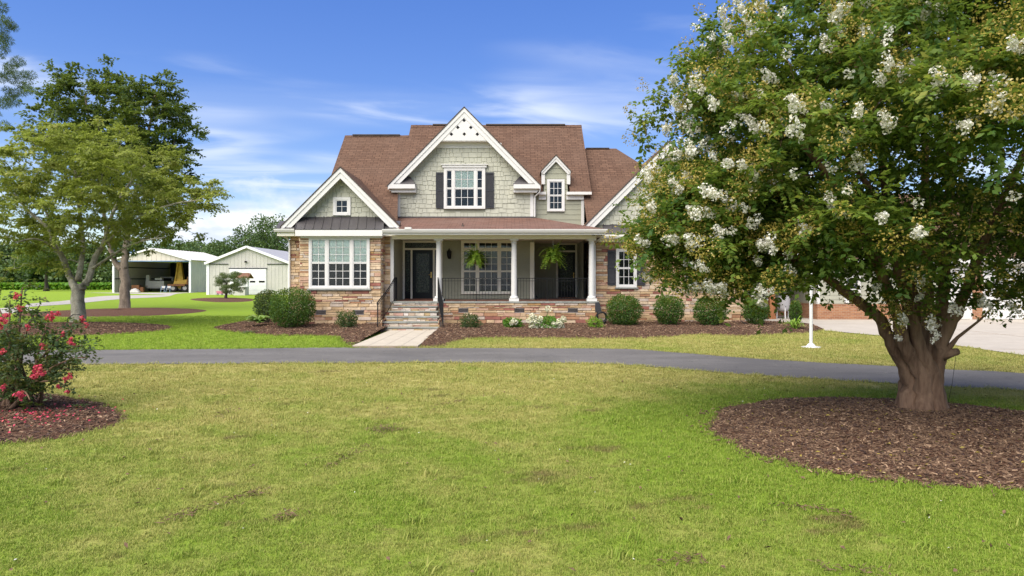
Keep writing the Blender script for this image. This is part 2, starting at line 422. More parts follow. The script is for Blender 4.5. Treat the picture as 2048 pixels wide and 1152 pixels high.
# ------------------------------------------------------------------ the ground
def catmull(pts, n=8, closed=True):
    pts = [np.array(p, float) for p in pts]; k = len(pts); out = []
    for i in range(k if closed else k - 1):
        if closed: p0, p1, p2, p3 = pts[(i - 1) % k], pts[i], pts[(i + 1) % k], pts[(i + 2) % k]
        else: p0, p1, p2, p3 = pts[max(i - 1, 0)], pts[i], pts[i + 1], pts[min(i + 2, k - 1)]
        for j in range(n):
            t = j / n
            out.append(.5 * ((2 * p1) + (-p0 + p2) * t + (2 * p0 - 5 * p1 + 4 * p2 - p3) * t * t + (-p0 + 3 * p1 - 3 * p2 + p3) * t ** 3))
    if not closed: out.append(pts[-1])
    return np.array(out)
def inside(P, poly):
    x, y = P[:, 0], P[:, 1]; r = np.zeros(len(P), bool); n = len(poly)
    for i in range(n):
        x0, y0 = poly[i]; x1, y1 = poly[(i + 1) % n]
        c = ((y0 > y) != (y1 > y)); 
        if not c.any(): continue
        xi = (x1 - x0) * (y - y0) / (y1 - y0 + 1e-12) + x0
        r ^= c & (x < xi)
    return r
BLOCK = []                                           # outlines where no lawn grass grows
def sheet(name, poly, z, mat, thick=0.0):
    bm = bmesh.new(); vs = [bm.verts.new((p[0], p[1], z)) for p in poly]; f = bm.faces.new(vs)
    f.normal_update()
    if f.normal.z < 0: f.normal_flip()
    if thick:
        r = bmesh.ops.extrude_face_region(bm, geom=[f]); 
        for v in r['geom']:
            if isinstance(v, bmesh.types.BMVert): v.co.z -= thick
    bmesh.ops.triangulate(bm, faces=bm.faces[:]); bmesh.ops.recalc_face_normals(bm, faces=bm.faces[:])
    me = bpy.data.meshes.new(name); bm.to_mesh(me); bm.free(); me.materials.append(M[mat])
    o = bpy.data.objects.new(name, me); link(o); return tag(o, kind='structure')
lawn = MB().face([(-700, -60, 0), (700, -60, 0), (700, 900, 0), (-700, 900, 0)]).build('lawn', M['lawn_grass'], kind='structure')
lawn['label'] = 'mown lawn of mixed green and dry straw grass around the house'

def wob(a, amp, seed=0):
    r = np.random.default_rng(seed); t = np.arange(len(a)) * .37
    return a + amp * np.stack([np.sin(t * 1.7 + r.uniform(0, 6)) + .6 * np.sin(t * 4.1 + r.uniform(0, 6)), np.sin(t * 2.3 + r.uniform(0, 6)) + .6 * np.sin(t * 5.2)], 1)
far = [G(px, py) for px, py in ((1150, 697.5), (1260, 699), (1330, 704), (1420, 711), (1500, 717.4), (1640, 726), (1761, 732), (1900, 740), (2048, 747.5))]
near = [G(px, py) for px, py in ((1150, 727.5), (1260, 731), (1330, 737), (1420, 744.5), (1500, 751), (1640, 759.5), (1791, 768.5), (1920, 776), (2048, 783.5))]
far_e = [(-60, 18.4), (-30, 17.6), (-12, 17.45), (-5, 18.05), (-2, 17.95)] + far + [(13.2, 9.9), (14.6, 5.5), (14.6, -12)]
near_e = [(-60, 14.6), (-30, 14.2), (-12, 14.35), (-6, 14.6), (-2, 14.75)] + near + [(10.6, 8.2), (11.2, 5.0), (11.2, -12)]
drive = np.vstack([wob(catmull(far_e, 10, False), .02, 1), wob(catmull(near_e, 10, False), .03, 2)[::-1]])
o = sheet('driveway', drive, .014, 'asphalt'); o['label'] = 'grey asphalt driveway curving past the front steps'; BLOCK.append(drive)
conc = np.array([(12.3, 14.4), (12.1, 16.2), (12.1, 18.5), (11.8, 21.8), (10.8, 24.7), (9.9, 27.3), (9.2, 28.6), (9.2, 44), (44, 44), (44, 12), (16, 12)])
o = sheet('concrete_driveway', conc, .024, 'concrete'); o['label'] = 'pale concrete apron in front of the garage doors'; BLOCK.append(conc)
jm = MB()
for a, b in (((9.9, 27.6), (40, 27.6)), ((12, 22.4), (40, 22.4)), ((12.2, 17.5), (40, 17.5)), ((16, 12.1), (16, 31)), ((21, 12.1), (21, 31))):
    jm.bar((a[0], a[1], .0262), (b[0], b[1], .0262), .018, .003)
jm.build('control_joint', M['mortar'], o)
up = [(-62, 50), G(-40, 617), G(60, 607.5), G(130, 601.5), G(193, 593.5), G(243, 591), G(330, 589.6), (-60, 96)]
lo = [(-62, 40), G(-40, 628), G(60, 614), G(150, 607.5), G(243, 598.2), G(330, 593.5), (-44, 90), (-45, 97.5)]
track = np.vstack([catmull(up, 6, False), catmull(lo, 6, False)[::-1]])
o = sheet('gravel_track', track, .012, 'gravel_track'); o['label'] = 'pale gravel track bending towards the open shed'

# front walk: a slab bed with scored concrete squares laid on it
wx0, wx1, wy0, wy1 = -4.22, -2.48, 18.02, 23.62
BLOCK.append(np.array([(wx0, wy0), (wx1, wy0), (wx1, wy1), (wx0, wy1)]))
walk = MB().box(wx0, wx1, wy0, wy1, -.05, .052).build('front_walk', M['mortar'], kind='structure'); walk['label'] = 'pale scored concrete walk leading to the front steps'
nx, ny = 4, 6; sx, sy = (wx1 - wx0) / nx, (wy1 - wy0) / ny; sme = None
for i in range(nx):
    for j in range(ny):
        if sme is None: sme = MB().box(-sx / 2 + .006, sx / 2 - .006, -sy / 2 + .006, sy / 2 - .006, -.02, .018).mesh('slab', M['walk_concrete'])
        o = bpy.data.objects.new('slab', sme); link(o, walk, (wx0 + (i + .5) * sx, wy0 + (j + .5) * sy, .052)); 

# mulch beds
def mound(name, poly, h, label, skirt=.012, rings=10, seed=3):
    poly = np.asarray(poly); c = poly.mean(0); r = np.random.default_rng(seed); n = len(poly); mb = MB(); idx = []
    for k in range(rings + 1):
        s = 1 - k / rings
        z = skirt + h * (1 - s ** 2.4)
        if k == 0: z = .002
        row = []
        for i, p in enumerate(poly):
            q = c + (p - c) * s; row.append(len(mb.v)); mb.v.append((q[0], q[1], z + (r.uniform(-.018, .018) if 0 < k else 0)))
        idx.append(row)
    for k in range(rings):
        for i in range(n):
            j = (i + 1) % n; mb.f.append((idx[k][i], idx[k][j], idx[k + 1][j], idx[k + 1][i])); mb.m.append(0)
    o = mb.build(name, M['mulch'], smooth=True, kind='structure'); o['label'] = label; BLOCK.append(poly); return o
def ccw(p):
    p = np.asarray(p); a = np.sum(p[:, 0] * np.roll(p[:, 1], -1) - np.roll(p[:, 0], -1) * p[:, 1]); return p if a > 0 else p[::-1]
bedA = ccw(wob(catmull([(2.42, 8.4), (3.0, 9.55), (4.2, 10.35), (5.55, 10.35), (6.6, 9.75), (7.25, 8.6), (7.1, 7.2), (6.2, 6.2), (5.2, 5.78), (4.3, 5.85), (3.36, 6.1), (2.8, 6.5), (2.42, 7.3)], 10), .025, 4))
mound('mulch_bed', bedA, .10, 'round dark mulch bed under the white flowering tree')
bedP = ccw(wob(catmull([G(262, 833), G(170, 868), G(60, 884), (-6.5, 7.2), (-8.4, 7.6), (-9.3, 9.0), (-8.8, 10.6), (-7.3, 10.7), (-6.2, 10.1)], 8), .03, 5))
mound('mulch_bed', bedP, .05, 'thin mulch bed with fallen petals under the pink flowering shrub')
bedT = ccw(wob(catmull([(-12.3, 24.6), (-13.2, 22.3), (-15.6, 21.6), (-18.5, 22.0), (-20.2, 24.6), (-19.6, 27.6), (-17.0, 28.6), (-13.9, 27.2)], 8), .03, 6))
mound('mulch_bed', bedT, .14, 'mulch bed around the lichen-grey tree beside the driveway')
bedB = ccw(catmull([(-17.4, 37), (-18.6, 33.8), (-21.5, 33.0), (-25.0, 34.2), (-26.5, 38), (-24.5, 42.4), (-21, 43), (-18.2, 40.6)], 6))
mound('mulch_bed', bedB, .16, 'mulch bed around the brown-trunked tree nearer the sheds')
bedW = ccw(catmull([G(387, 600.5), G(440, 604.5), G(500, 602.5), (X(500, 66), 66), (X(440, 69), 69), (X(387, 66), 66)], 6))
mound('mulch_bed', bedW, .10, 'small mulch ring around the weeping tree by the sheds')
def loft_bed(name, front, back, label, ztop=.17, seed=5):
    front = catmull(front, 6, False); back = np.asarray(back, float)
    t = np.linspace(0, 1, len(front)); tb = np.linspace(0, 1, len(back))
    bk = np.stack([np.interp(t, tb, back[:, 0]), np.interp(t, tb, back[:, 1])], 1)
    front = wob(front, .02, seed); r = np.random.default_rng(seed); mb = MB(); K = 12; n = len(front)
    for k in range(K + 1):
        s = k / K
        for i in range(n):
            q = front[i] * (1 - s) + bk[i] * s
            z = .002 if k == 0 else .02 + ztop * (1 - (1 - s) ** 1.8) + r.uniform(-.012, .012)
            mb.v.append((q[0], q[1], z))
    for k in range(K):
        for i in range(n - 1):
            mb.f.append((k * n + i, k * n + i + 1, (k + 1) * n + i + 1, (k + 1) * n + i)); mb.m.append(0)
    o = mb.build(name, M['mulch'], smooth=True, kind='structure'); o['label'] = label
    bm = bmesh.new(); bm.from_mesh(o.data); bmesh.ops.recalc_face_normals(bm, faces=bm.faces[:]); 
    if sum(f.normal.z for f in bm.faces) < 0: bmesh.ops.reverse_faces(bm, faces=bm.faces[:])
    bm.to_mesh(o.data); bm.free()
    BLOCK.append(np.vstack([front, bk[::-1]])); return o
loft_bed('mulch_bed', [(-2.46, 18.15)] + [G(*p) for p in ((886, 693), (905, 686), (930, 680), (977, 676), (1100, 677), (1240, 677.5), (1330, 675), (1399, 670), (1487, 673), (1560, 669), (1613, 667), (1650, 661))],
         [(-2.45, 23.6), (-2.4, 25.0), (-1.5, 25.55), (0, 25.55), (1.5, 25.55), (3.1, 25.55), (3.4, 26.55), (5, 26.55), (7, 26.55), (8.9, 26.55), (9.6, 27.2), (10.4, 26.4), (11.0, 25.2)],
         'long mulch bed along the porch and right stone wing')
loft_bed('mulch_bed', [(-4.24, 18.15)] + [G(*p) for p in ((690, 691), (680, 680), (665, 674), (600, 672), (540, 671.5), (469, 665), (432, 660.5), (421, 656))],
         [(-4.3, 23.6), (-4.62, 24.6), (-4.75, 25.28), (-5.6, 25.28), (-7.0, 25.28), (-7.9, 25.28), (-8.42, 25.85), (-9.0, 28.5), (-10.4, 29.6)],
         'mulch bed wrapping the left stone wing and bay window')
# ------------------------------------------------------------------ the house
house = thing('house', 'sage and stone two-storey house with white gables and a columned porch', 'house', (-1, 28, 0))
SHAPES = []
for k in range(6):
    r = np.random.default_rng(40 + k); mb = MB(); j = lambda a: r.uniform(-a, a)
    cs = ((-.5, -.5), (.5, -.5), (.5, .5), (-.5, .5))
    rings = []
    for y, ins, jj in ((0, 0, 0), (-.62, 0, .02), (-1, .045, .025)):
        row = []
        for x, z in cs:
            row.append(len(mb.v)); mb.v.append((x * (1 - ins) + j(jj), y + (j(.14) if y == -1 else 0), z * (1 - ins * 2.4) + j(jj * 2)))
        rings.append(row)
    for a, b in ((0, 1), (1, 2)):
        for i in range(4):
            i2 = (i + 1) % 4; mb.f.append((rings[a][i], rings[a][i2], rings[b][i2], rings[b][i])); mb.m.append(0)
    mb.f.append(tuple(rings[2])); mb.m.append(0)
    SHAPES.append(mb)
_sm = {}
def stone_mesh(k, mat):
    if (k, mat.name) not in _sm: _sm[k, mat.name] = SHAPES[k].mesh('stone', mat)
    return _sm[k, mat.name]
def courses(u0, u1, z0, z1, holes, rng, hh=(.075, .185), ll=(.2, .72)):
    lv = sorted({z0, z1} | {h for q in holes for h in q[2:] if z0 < h < z1}); rows = []
    for a, b in zip(lv, lv[1:]):
        if b - a < .03: continue
        hs = []; 
        while sum(hs) < b - a: hs.append(rng.uniform(*hh))
        s = (b - a) / sum(hs); z = a
        for h in hs: rows.append((z, h * s)); z += h * s
    out = []
    for z, h in rows:
        iv = [(u0, u1)]
        for q in holes:
            if q[2] < z + h - 1e-4 and q[3] > z + 1e-4:
                iv = [x for a, b in iv for x in ((a, min(b, q[0])), (max(a, q[1]), b)) if x[1] - x[0] > .03]
        for a, b in iv:
            ls = []
            while sum(ls) < b - a: ls.append(rng.uniform(*ll))
            s = (b - a) / sum(ls); u = a
            for l in ls:
                l *= s
                if h > .13 and rng.random() < .38:
                    c = h * rng.uniform(.35, .65); out += [(u, z, l, c), (u, z + c, l, h - c)]
                else: out.append((u, z, l, h))
                u += l
    return out
ALLST = []                                           # (screen area, visible first, builder)
def stone_wall(wall, u0, u1, z0, z1, Y, holes=(), face='front', mats=None, seed=0, pri=0, hh=(.06, .155), ll=(.2, .68)):
    """lay single stones on a wall; face front (-y), right (+x) or left (-x); u is x, or y on a side wall (then Y is its x)"""
    rng = random.Random(seed); mats = mats or STONES
    for u, z, l, h in courses(u0, u1, z0, z1, list(holes), rng, hh, ll):
        g = .011; d = rng.uniform(.022, .05)
        k, m = rng.randrange(6), rng.choice(mats); uc, zc = u + l / 2, z + h / 2
        loc, rz = ((uc, Y, zc), 0) if face == 'front' else ((Y, uc, zc), R(90) if face == 'right' else R(-90))
        ALLST.append((pri, l * h, wall, loc, rz, (l - g, d, h - g), k, m))
def place_stones(limit=300):
    ALLST.sort(key=lambda s: (s[0], -s[1])); rest = {}
    for i, (pri, a, wall, loc, rz, sc, k, m) in enumerate(ALLST):
        if i < limit:
            o = bpy.data.objects.new('stone', stone_mesh(k, m)); link(o, wall, loc); o.rotation_euler.z = rz; o.scale = sc
        else: rest.setdefault(wall, []).append((loc, rz, sc, k, m))
    for wall, L in rest.items():
        mb = MB(); mats = list({x[4].name: x[4] for x in L}.values())
        for loc, rz, sc, k, m in L:
            b = len(mb.v); c, s = math.cos(rz), math.sin(rz); mi = mats.index(m)
            for x, y, z in SHAPES[k].v:
                x, y, z = x * sc[0], y * sc[1], z * sc[2]; mb.v.append((loc[0] + x * c - y * s, loc[1] + x * s + y * c, loc[2] + z))
            for f in SHAPES[k].f: mb.f.append(tuple(b + i for i in f)); mb.m.append(mi)
        mb.build('stonework', mats, wall, kind='stuff')

PANE = MB().box(-.5, .5, -.004, .004, -.5, .5).mesh('pane', M['window_glass'])
def pane(par, x0, x1, z0, z1, y):
    o = bpy.data.objects.new('pane', PANE); link(o, par, ((x0 + x1) / 2, y, (z0 + z1) / 2)); o.scale = (x1 - x0, 1, z1 - z0); return o
def window(par, x0, x1, z0, z1, Y, units, trim='white_trim', case=.09, transom=0, blind=(), sill=None, proud=.06, single=False, rows=3, name='window'):
    """casing x0..x1, z0..z1 on a wall at Y; units = [(weight, panes across)], each double hung with rows panes per sash"""
    m = M[trim]; f = MB(); yf = Y - proud; yg = Y - .022
    f.box(x0, x0 + case, yf, Y, z0, z1); f.box(x1 - case, x1, yf, Y, z0, z1)
    f.box(x0 + case, x1 - case, yf, Y, z1 - case, z1); f.box(x0 + case, x1 - case, yf - .015, Y, z0, z0 + case * .9)
    tot = sum(u[0] for u in units); ix0, ix1 = x0 + case, x1 - case; mull = .085
    wid = (ix1 - ix0 - mull * (len(units) - 1)) / tot; x = ix0; ztop = z1 - case; zb = z0 + case * .9; zs = ztop
    grid = MB(); holes = []
    if transom:
        zs = ztop - transom; f.box(ix0, ix1, yf + .006, Y, zs - .075, zs)
    for i, (wt, nc) in enumerate(units):
        a, b = x, x + wid * wt; x = b + mull
        if i < len(units) - 1: f.box(b, x, yf + .004, Y, zb, ztop)
        ranges = []
        if transom: ranges.append((zs, ztop, 1, 0)); t2 = zs - .075
        else: t2 = ztop
        if single: ranges.append((zb, t2, rows, 0))
        else:
            zm = (zb + t2) / 2; ranges += [(zm, t2, rows, 1), (zb, zm, rows, 0)]
        for (c, d, nr, up) in ranges:
            s = .035; y1 = yf + (.014 if up or single else .022)
            f.box(a, a + s, y1, Y, c, d); f.box(b - s, b, y1, Y, c, d); f.box(a + s, b - s, y1, Y, c, c + s); f.box(a + s, b - s, y1, Y, d - s, d)
            pa, pb, pc, pd = a + s, b - s, c + s, d - s
            holes.append((pa, pb, pc, pd, i, up))
            for q in range(1, nc): xx = pa + (pb - pa) * q / nc; grid.box(xx - .009, xx + .009, yg - .016, yg - .003, pc, pd)
            for q in range(1, nr):
                zz = pc + (pd - pc) * q / nr
                for q2 in range(nc): grid.box(pa + (pb - pa) * q2 / nc + .009, pa + (pb - pa) * (q2 + 1) / nc - .009, yg - .0155, yg - .003, zz - .009, zz + .009)
    win = f.build(name, m, par)
    for pa, pb, pc, pd, i, up in holes:
        nc = units[i][1]; nr = 1 if (transom and pc > zs - .01) else rows
        for q in range(nc):
            for r in range(nr): pane(win, pa + (pb - pa) * q / nc, pa + (pb - pa) * (q + 1) / nc, pc + (pd - pc) * r / nr, pc + (pd - pc) * (r + 1) / nr, yg)
        MB().box(pa - .01, pb + .01, Y - .004, Y + .002, pc - .01, pd + .01).build('dark_room', M['room_dark'], win)
        if (i, up) in blind:
            bl = MB(); n = int((pd - pc) / .05)
            for q in range(n): zz = pc + (pd - pc) * (q + .5) / n; bl.hexa([(pa, Y - .014, zz - .020), (pb, Y - .014, zz - .020), (pb, Y - .011, zz - .020), (pa, Y - .011, zz - .020), (pa, Y - .010, zz + .024), (pb, Y - .010, zz + .024), (pb, Y - .007, zz + .024), (pa, Y - .007, zz + .024)])
            bl.build('blind', M['blind'], win)
    grid.build('muntin_grid', m, win)
    if sill: MB().box(x0 - .05, x1 + .05, yf - .05, Y, z0 - sill, z0 - .002).build('sill', M['bluestone'], win)
    return win
def shutter(par, x0, x1, z0, z1, Y):
    f = MB(); s = .045
    f.box(x0, x0 + s, Y - .04, Y, z0, z1); f.box(x1 - s, x1, Y - .04, Y, z0, z1); zm = (z0 + z1) / 2
    for a, b in ((z0, z0 + .07), (zm - .035, zm + .035), (z1 - .07, z1)): f.box(x0 + s, x1 - s, Y - .039, Y, a, b)
    sh = f.build('shutter', M['shutter_paint'], par); lv = MB(); n = int((z1 - z0) / .045)
    for q in range(n):
        z = z0 + (q + .5) * (z1 - z0) / n; lv.hexa([(x0 + s, Y - .036, z - .024), (x1 - s, Y - .036, z - .024), (x1 - s, Y - .028, z - .022), (x0 + s, Y - .028, z - .022), (x0 + s, Y - .012, z + .02), (x1 - s, Y - .012, z + .02), (x1 - s, Y - .004, z + .022), (x0 + s, Y - .004, z + .022)])
    lv.build('louver_panel', M['shutter_paint'], sh); return sh
def lap_boards(wall, u0, u1, z0, z1, Y, holes=(), mat='lap_paint', e=.175, face='front', top=None):
    """one bevelled board per course; top(u) gives a sloping upper limit as (centre, z apex)"""
    n = max(1, round((z1 - z0) / e)); h = (z1 - z0) / n
    for i in range(n):
        z = z0 + i * h; iv = [(u0, u1)]
        if top:
            hw = top[1] - (z + h * .8); 
            if hw < .08: continue
            iv = [(max(u0, top[0] - hw), min(u1, top[0] + hw))]
        for q in holes:
            if q[2] < z + h - .02 and q[3] > z + .02: iv = [x for a, b in iv for x in ((a, min(b, q[0])), (max(a, q[1]), b)) if x[1] - x[0] > .02]
        for a, b in iv:
            t0, t1 = .022, .006
            if face == 'front': p = [(a, Y - t0, z), (b, Y - t0, z), (b, Y, z), (a, Y, z), (a, Y - t1, z + h - .001), (b, Y - t1, z + h - .001), (b, Y, z + h - .001), (a, Y, z + h - .001)]
            else: p = [(Y, b, z), (Y, a, z), (Y + t0, a, z), (Y + t0, b, z), (Y, b, z + h - .001), (Y, a, z + h - .001), (Y + t1, a, z + h - .001), (Y + t1, b, z + h - .001)]
            MB().hexa(p).build('board', M[mat], wall)
SHK = []
def shakes(wall, rows, Y, seed, pri=0):
    """rows: (z, h, [(u0, u1)])"""
    rng = random.Random(seed)
    for z, h, ivs in rows:
        for a, b in ivs:
            ls = []
            while sum(ls) < b - a: ls.append(rng.choice((.14, .17, .2, .24, .28, .33)) * rng.uniform(.9, 1.1))
            s = (b - a) / sum(ls); u = a
            for l in ls: SHK.append((pri, wall, u, l * s, z + rng.choice((0, 0, -.03, .02)), h, Y, rng.randrange(3))); u += l * s
SHM = []
for k in range(3):
    r = np.random.default_rng(k); t = (.026, .030, .023)[k]
    SHM.append(MB().hexa([(-.5, -t, -.5), (.5, -t * r.uniform(.85, 1), -.5), (.5, 0, -.5), (-.5, 0, -.5), (-.5, -.006, .5), (.5, -.006, .5), (.5, 0, .5), (-.5, 0, .5)]))
def place_shakes(limit=300):
    ms = [s.mesh('shingle', M['shake_paint']) for s in SHM]; rest = {}
    for i, (pri, wall, u, l, z, h, Y, k) in enumerate(sorted(SHK, key=lambda s: s[0])):
        loc = (u + l / 2, Y, z + h / 2); sc = (l - .014, 1, h + .02)
        if i < limit: o = bpy.data.objects.new('shingle', ms[k]); link(o, wall, loc); o.scale = sc
        else:
            mb = rest.setdefault(wall, MB()); b = len(mb.v); mb.v += [(loc[0] + x * sc[0], loc[1] + y, loc[2] + zz * sc[2]) for x, y, zz in SHM[k].v]
            for f in SHM[k].f: mb.f.append(tuple(b + q for q in f)); mb.m.append(0)
    for wall, mb in rest.items(): mb.build('shingle_courses', M['shake_paint'], wall, kind='stuff')

def roof_face(mb, pts, m=0):
    """roof polygon with metre-true uv: u along the eave (first edge), v up the slope"""
    p = [Vector(q) for q in pts]; a = (p[1] - p[0]).normalized(); n = (p[1] - p[0]).cross(p[2] - p[0]).normalized(); b = n.cross(a)
    mb.face(pts, m, [((q - p[0]).dot(a) + p[0].x * .37, (q - p[0]).dot(b)) for q in p])
def gable_roof(par, xc, half, zf, za, yf, yb, mat='roof_shingle', rake=.27, wall_y=None, frieze=.26, trim='white_trim', rk_y=.05):
    """front-facing gable: two shingled slopes, white rake boards, sloping soffit, frieze on the wall"""
    k = (za - zf) / half; t = .06
    for s in (-1, 1):
        mb = MB(); e = .05                                # slope runs slightly past the rake board
        xo, zo = xc + s * (half + .04), zf - .04 * k
        if s < 0: roof_face(mb, [(xo, yb, zo + t), (xo, yf - e, zo + t), (xc, yf - e, za + t), (xc, yb, za + t)])
        else: roof_face(mb, [(xo, yf - e, zo + t), (xo, yb, zo + t), (xc, yb, za + t), (xc, yf - e, za + t)])
        mb.face([(xo, yf - e, zo + t), (xo, yf - e, zo + .012), (xc, yf - e, za + .012), (xc, yf - e, za + t)][::s], 1)
        mb.face([(xo, yf - e, zo + .012), (xo, yb, zo + .012), (xo, yb, zo + t), (xo, yf - e, zo + t)][::s], 1)
        r = mb.build('roof', [M[mat], M['bark_dark']], par)
        sf = MB(); d = .03
        sf.prism([(xc + s * half, zf), (xc, za), (xc, za - d), (xc + s * half, zf - d)][::-s], yf + rk_y, yb)
        sf.build('soffit', M[trim], r)
        rb = MB(); v = rake * math.sqrt(1 + k * k)
        rb.prism([(xc + s * half, zf + .008), (xc, za + .008), (xc, za - v), (xc + s * (half - .0), zf - v + .0)][::-s] if False else
                 [(xc + s * half, zf + .008), (xc, za + .008), (xc, za - v), (xc + s * (half - (v - .1) / k), zf - .1 + .0), (xc + s * half, zf - .1)][::-s], yf, yf + rk_y)
        v2 = v * .42
        rb.prism([(xc + s * half, zf + .010), (xc, za + .010), (xc, za - v2), (xc + s * half, zf - v2 + .01)][::-s], yf - .028, yf - .001)
        rb.build('rake_board', M[trim], r)
        if wall_y:
            fb = MB(); fv = frieze; o2 = .03
            fb.prism([(xc + s * half, zf - o2), (xc, za - o2), (xc, za - o2 - fv), (xc + s * half, zf - o2 - fv)][::-s], wall_y - .045, wall_y - .001)
            fb.build('frieze', M[trim], r)

# --- wall planes (metres from the camera)
YB, YW, YD, YP, YR, YS = 25.3, 25.9, 28.2, 25.5, 26.6, 28.4   # bay, left wing, door wall, porch face, right wing, side dormer wall
ZF = 1.0

# left wing: stone walls and the bay
xl, xr = X(581, YW), X(786, YW); bx0, bx1 = X(600, YB), X(762, YB)
zw = 3.62
wl = MB().box(xl, xr, YW, 34, 0, zw).prism([(xl, zw), (xr, zw), ((xl + xr) / 2, zw + (xr - xl) / 2)], YW, 34).build('left_wing_wall', M['mortar'], house)
by = MB().box(bx0, bx1, YB, YW - .002, 0, 3.60).build('bay', M['mortar'], house)
BW = (X(618.5, YB), X(740, YB), Z(577, YB), Z(474, YB))
vents = [(X(632, YB), X(652, YB), Z(629.5, YB), Z(620, YB)), (X(708, YB), X(728, YB), Z(629.5, YB), Z(620, YB))]
stone_wall(by, bx0, bx1, .1, 3.47, YB, [(BW[0], BW[1], BW[2] - .07, BW[3])] + vents, seed=1)
stone_wall(by, YB + .04, YW, .1, 3.47, bx1, face='right', seed=2, pri=1)
stone_wall(by, YB + .04, YW, .1, 3.47, bx0, face='left', seed=22, pri=9)
stone_wall(wl, xl, bx0, .1, 3.55, YW, seed=3); stone_wall(wl, bx1, xr - .09, .1, 3.55, YW, seed=4)
stone_wall(wl, YW + .05, 31, .1, 3.55, xl, face='left', seed=23, pri=9)
def vent(par, v, Y):
    f = MB(); f.box(v[0], v[1], Y - .012, Y - .004, v[2], v[3]); o = f.build('foundation_vent', M['dark_void'], par)
    g = MB(); n = 9
    g.box(v[0], v[1], Y - .032, Y - .013, v[2], v[2] + .016); g.box(v[0], v[1], Y - .032, Y - .013, v[3] - .016, v[3])
    for i in range(n):
        x = v[0] + (v[1] - v[0]) * (i + .5) / n; g.box(x - .004, x + .004, Y - .030, Y - .012, v[2] + .016, v[3] - .016)
    g.build('grille', M['vent_metal'], o)
for v in vents: vent(house, v, YB)
window(house, *BW, YB, [(1, 2), (1.52, 3), (1, 2)], blind={(0, 1), (1, 1), (2, 1)}, sill=.06, proud=.075, case=.08)
MB().box(xr - .09, xr + .03, YW - .05, YW + .05, ZF - .03, 3.45).build('corner_board', M['white_trim'], house)
# shaked gable of the left wing
gx, gz0, gza, gh = X(680, 25.4), Z(454, 25.4), Z(335.6, 25.4), 118.4 / FOC * 25.4
sw = MB().prism([(gx - gh + .3, gz0), (gx + gh - .3, gz0), (gx, gza - .3)], YW - .02, YW + .1).build('left_gable_wall', M['lap_paint'], house)
W1 = (X(667, YW), X(702, YW), Z(431, YW), Z(395, YW))
rows = []; z = Z(434, YW)
while z < gza - .32:
    hw = (gza - .03) - (z + .19) - .05
    if hw > .1:
        iv = [(gx - hw, gx + hw)]
        if z + .19 > W1[2] and z < W1[3]: iv = [(gx - hw, W1[0]), (W1[1], gx + hw)]
        rows.append((z, .19, iv))
    z += .19
shakes(sw, rows, YW - .022, 11)
window(house, *W1, YW - .03, [(1, 2)], single=True, rows=2, case=.10)
gable_roof(house, gx, gh, gz0, gza, 25.45, 31.5, wall_y=YW - .02)
# standing-seam pent roof over the bay: one panel per seam
def pent(par, x0b, x1b, x0t, x1t, yb, zb, yt, zt, n, name='pent_roof'):
    base = MB().face([(x0b, yb, zb), (x1b, yb, zb), (x1t, yt, zt), (x0t, yt, zt)]).build(name, M['dark_standing_seam'], par)
    for i in range(n):
        a, b = i / n, (i + 1) / n; q = lambda t, e: (x0b + (x1b - x0b) * t, yb, zb + e) ; s = lambda t, e: (x0t + (x1t - x0t) * t, yt, zt + e)
        p = MB(); p.hexa([q(a + .004, .001), q(b - .004, .001), s(b - .004, .001), s(a + .004, .001), q(a + .004, .014), q(b - .004, .014), s(b - .004, .014), s(a + .004, .014)])
        pl = p.build('panel', M['dark_standing_seam'], base)
    for i in range(n + 1):
        t = i / n; MB().bar((x0b + (x1b - x0b) * t, yb, zb + .025), (x0t + (x1t - x0t) * t, yt, zt + .025), .022, .035).build('seam', M['dark_standing_seam'], base)
    return base
yb = 25.02
pent(house, X(590.5, yb), X(766.5, yb), X(597, YW), X(768, YW), yb, Z(459, yb), YW - .03, Z(434.5, YW), 10)
m = MB(); a, b = X(590.5, yb), X(765, yb)
m.box(a, b, yb - .02, YB + .02, Z(472, yb), Z(460, yb)); m.box(a + .14, b - .05, yb + .16, YB + .03, Z(476, yb + .16), Z(471.8, yb))
m.build('bay_cornice', M['white_trim'], house)
# eave returns with metal tops at each foot of the left gable
for s, x0, x1 in ((0, X(553, 25.5), X(590, 25.5)), (1, X(768, 25.6), X(799, 25.6))):
    m = MB(); m.hexa([(x0, 25.42, Z(457, 25.5)), (x1, 25.42, Z(457, 25.5)), (x1, YW, Z(457, 25.5)), (x0, YW, Z(457, 25.5)), (x0, 25.42, Z(456, 25.5)), (x1, 25.42, Z(456, 25.5)), (x1, YW - .01, Z(442, YW)), (x0, YW - .01, Z(442, YW))])
    m.build('eave_return_cap', M['dark_standing_seam'], house)
    m = MB(); m.box(x0 + .04, x1, 25.44, YW - .005, Z(472, 25.5), Z(457.4, 25.5)); m.build('eave_return', M['cream_trim'], house)
def gutter(par, a, b, m='white_trim', s=.11):
    """K-style gutter along a straight line"""
    a, b = Vector(a), Vector(b); g = MB(); d = (b - a).normalized(); o = d.cross(Vector((0, 0, 1)))   # outward
    prof = [(0, 0), (s * .62, 0), (s * .80, s * .35), (s * .95, s * .62), (s, s), (s * .9, s), (0, s * .96)]
    n = len(prof); 
    for p in (a, b): g.v += [tuple(p + o * u + Vector((0, 0, w))) for u, w in prof]
    for i in range(n): j = (i + 1) % n; g.f.append((i, j, n + j, n + i)); g.m.append(0)
    g.f += [tuple(range(n))[::-1], tuple(range(n, 2 * n))]; g.m += [0, 0]
    return g.build('gutter', M[m], par)
gutter(house, (X(549, 25.42), 25.42, Z(464, 25.42)), (X(590, 25.42), 25.42, Z(464, 25.42)))
def downspout(par, pts, r=.036):
    return MB().tube(pts, r, 6).build('downspout', M['white_trim'], par)
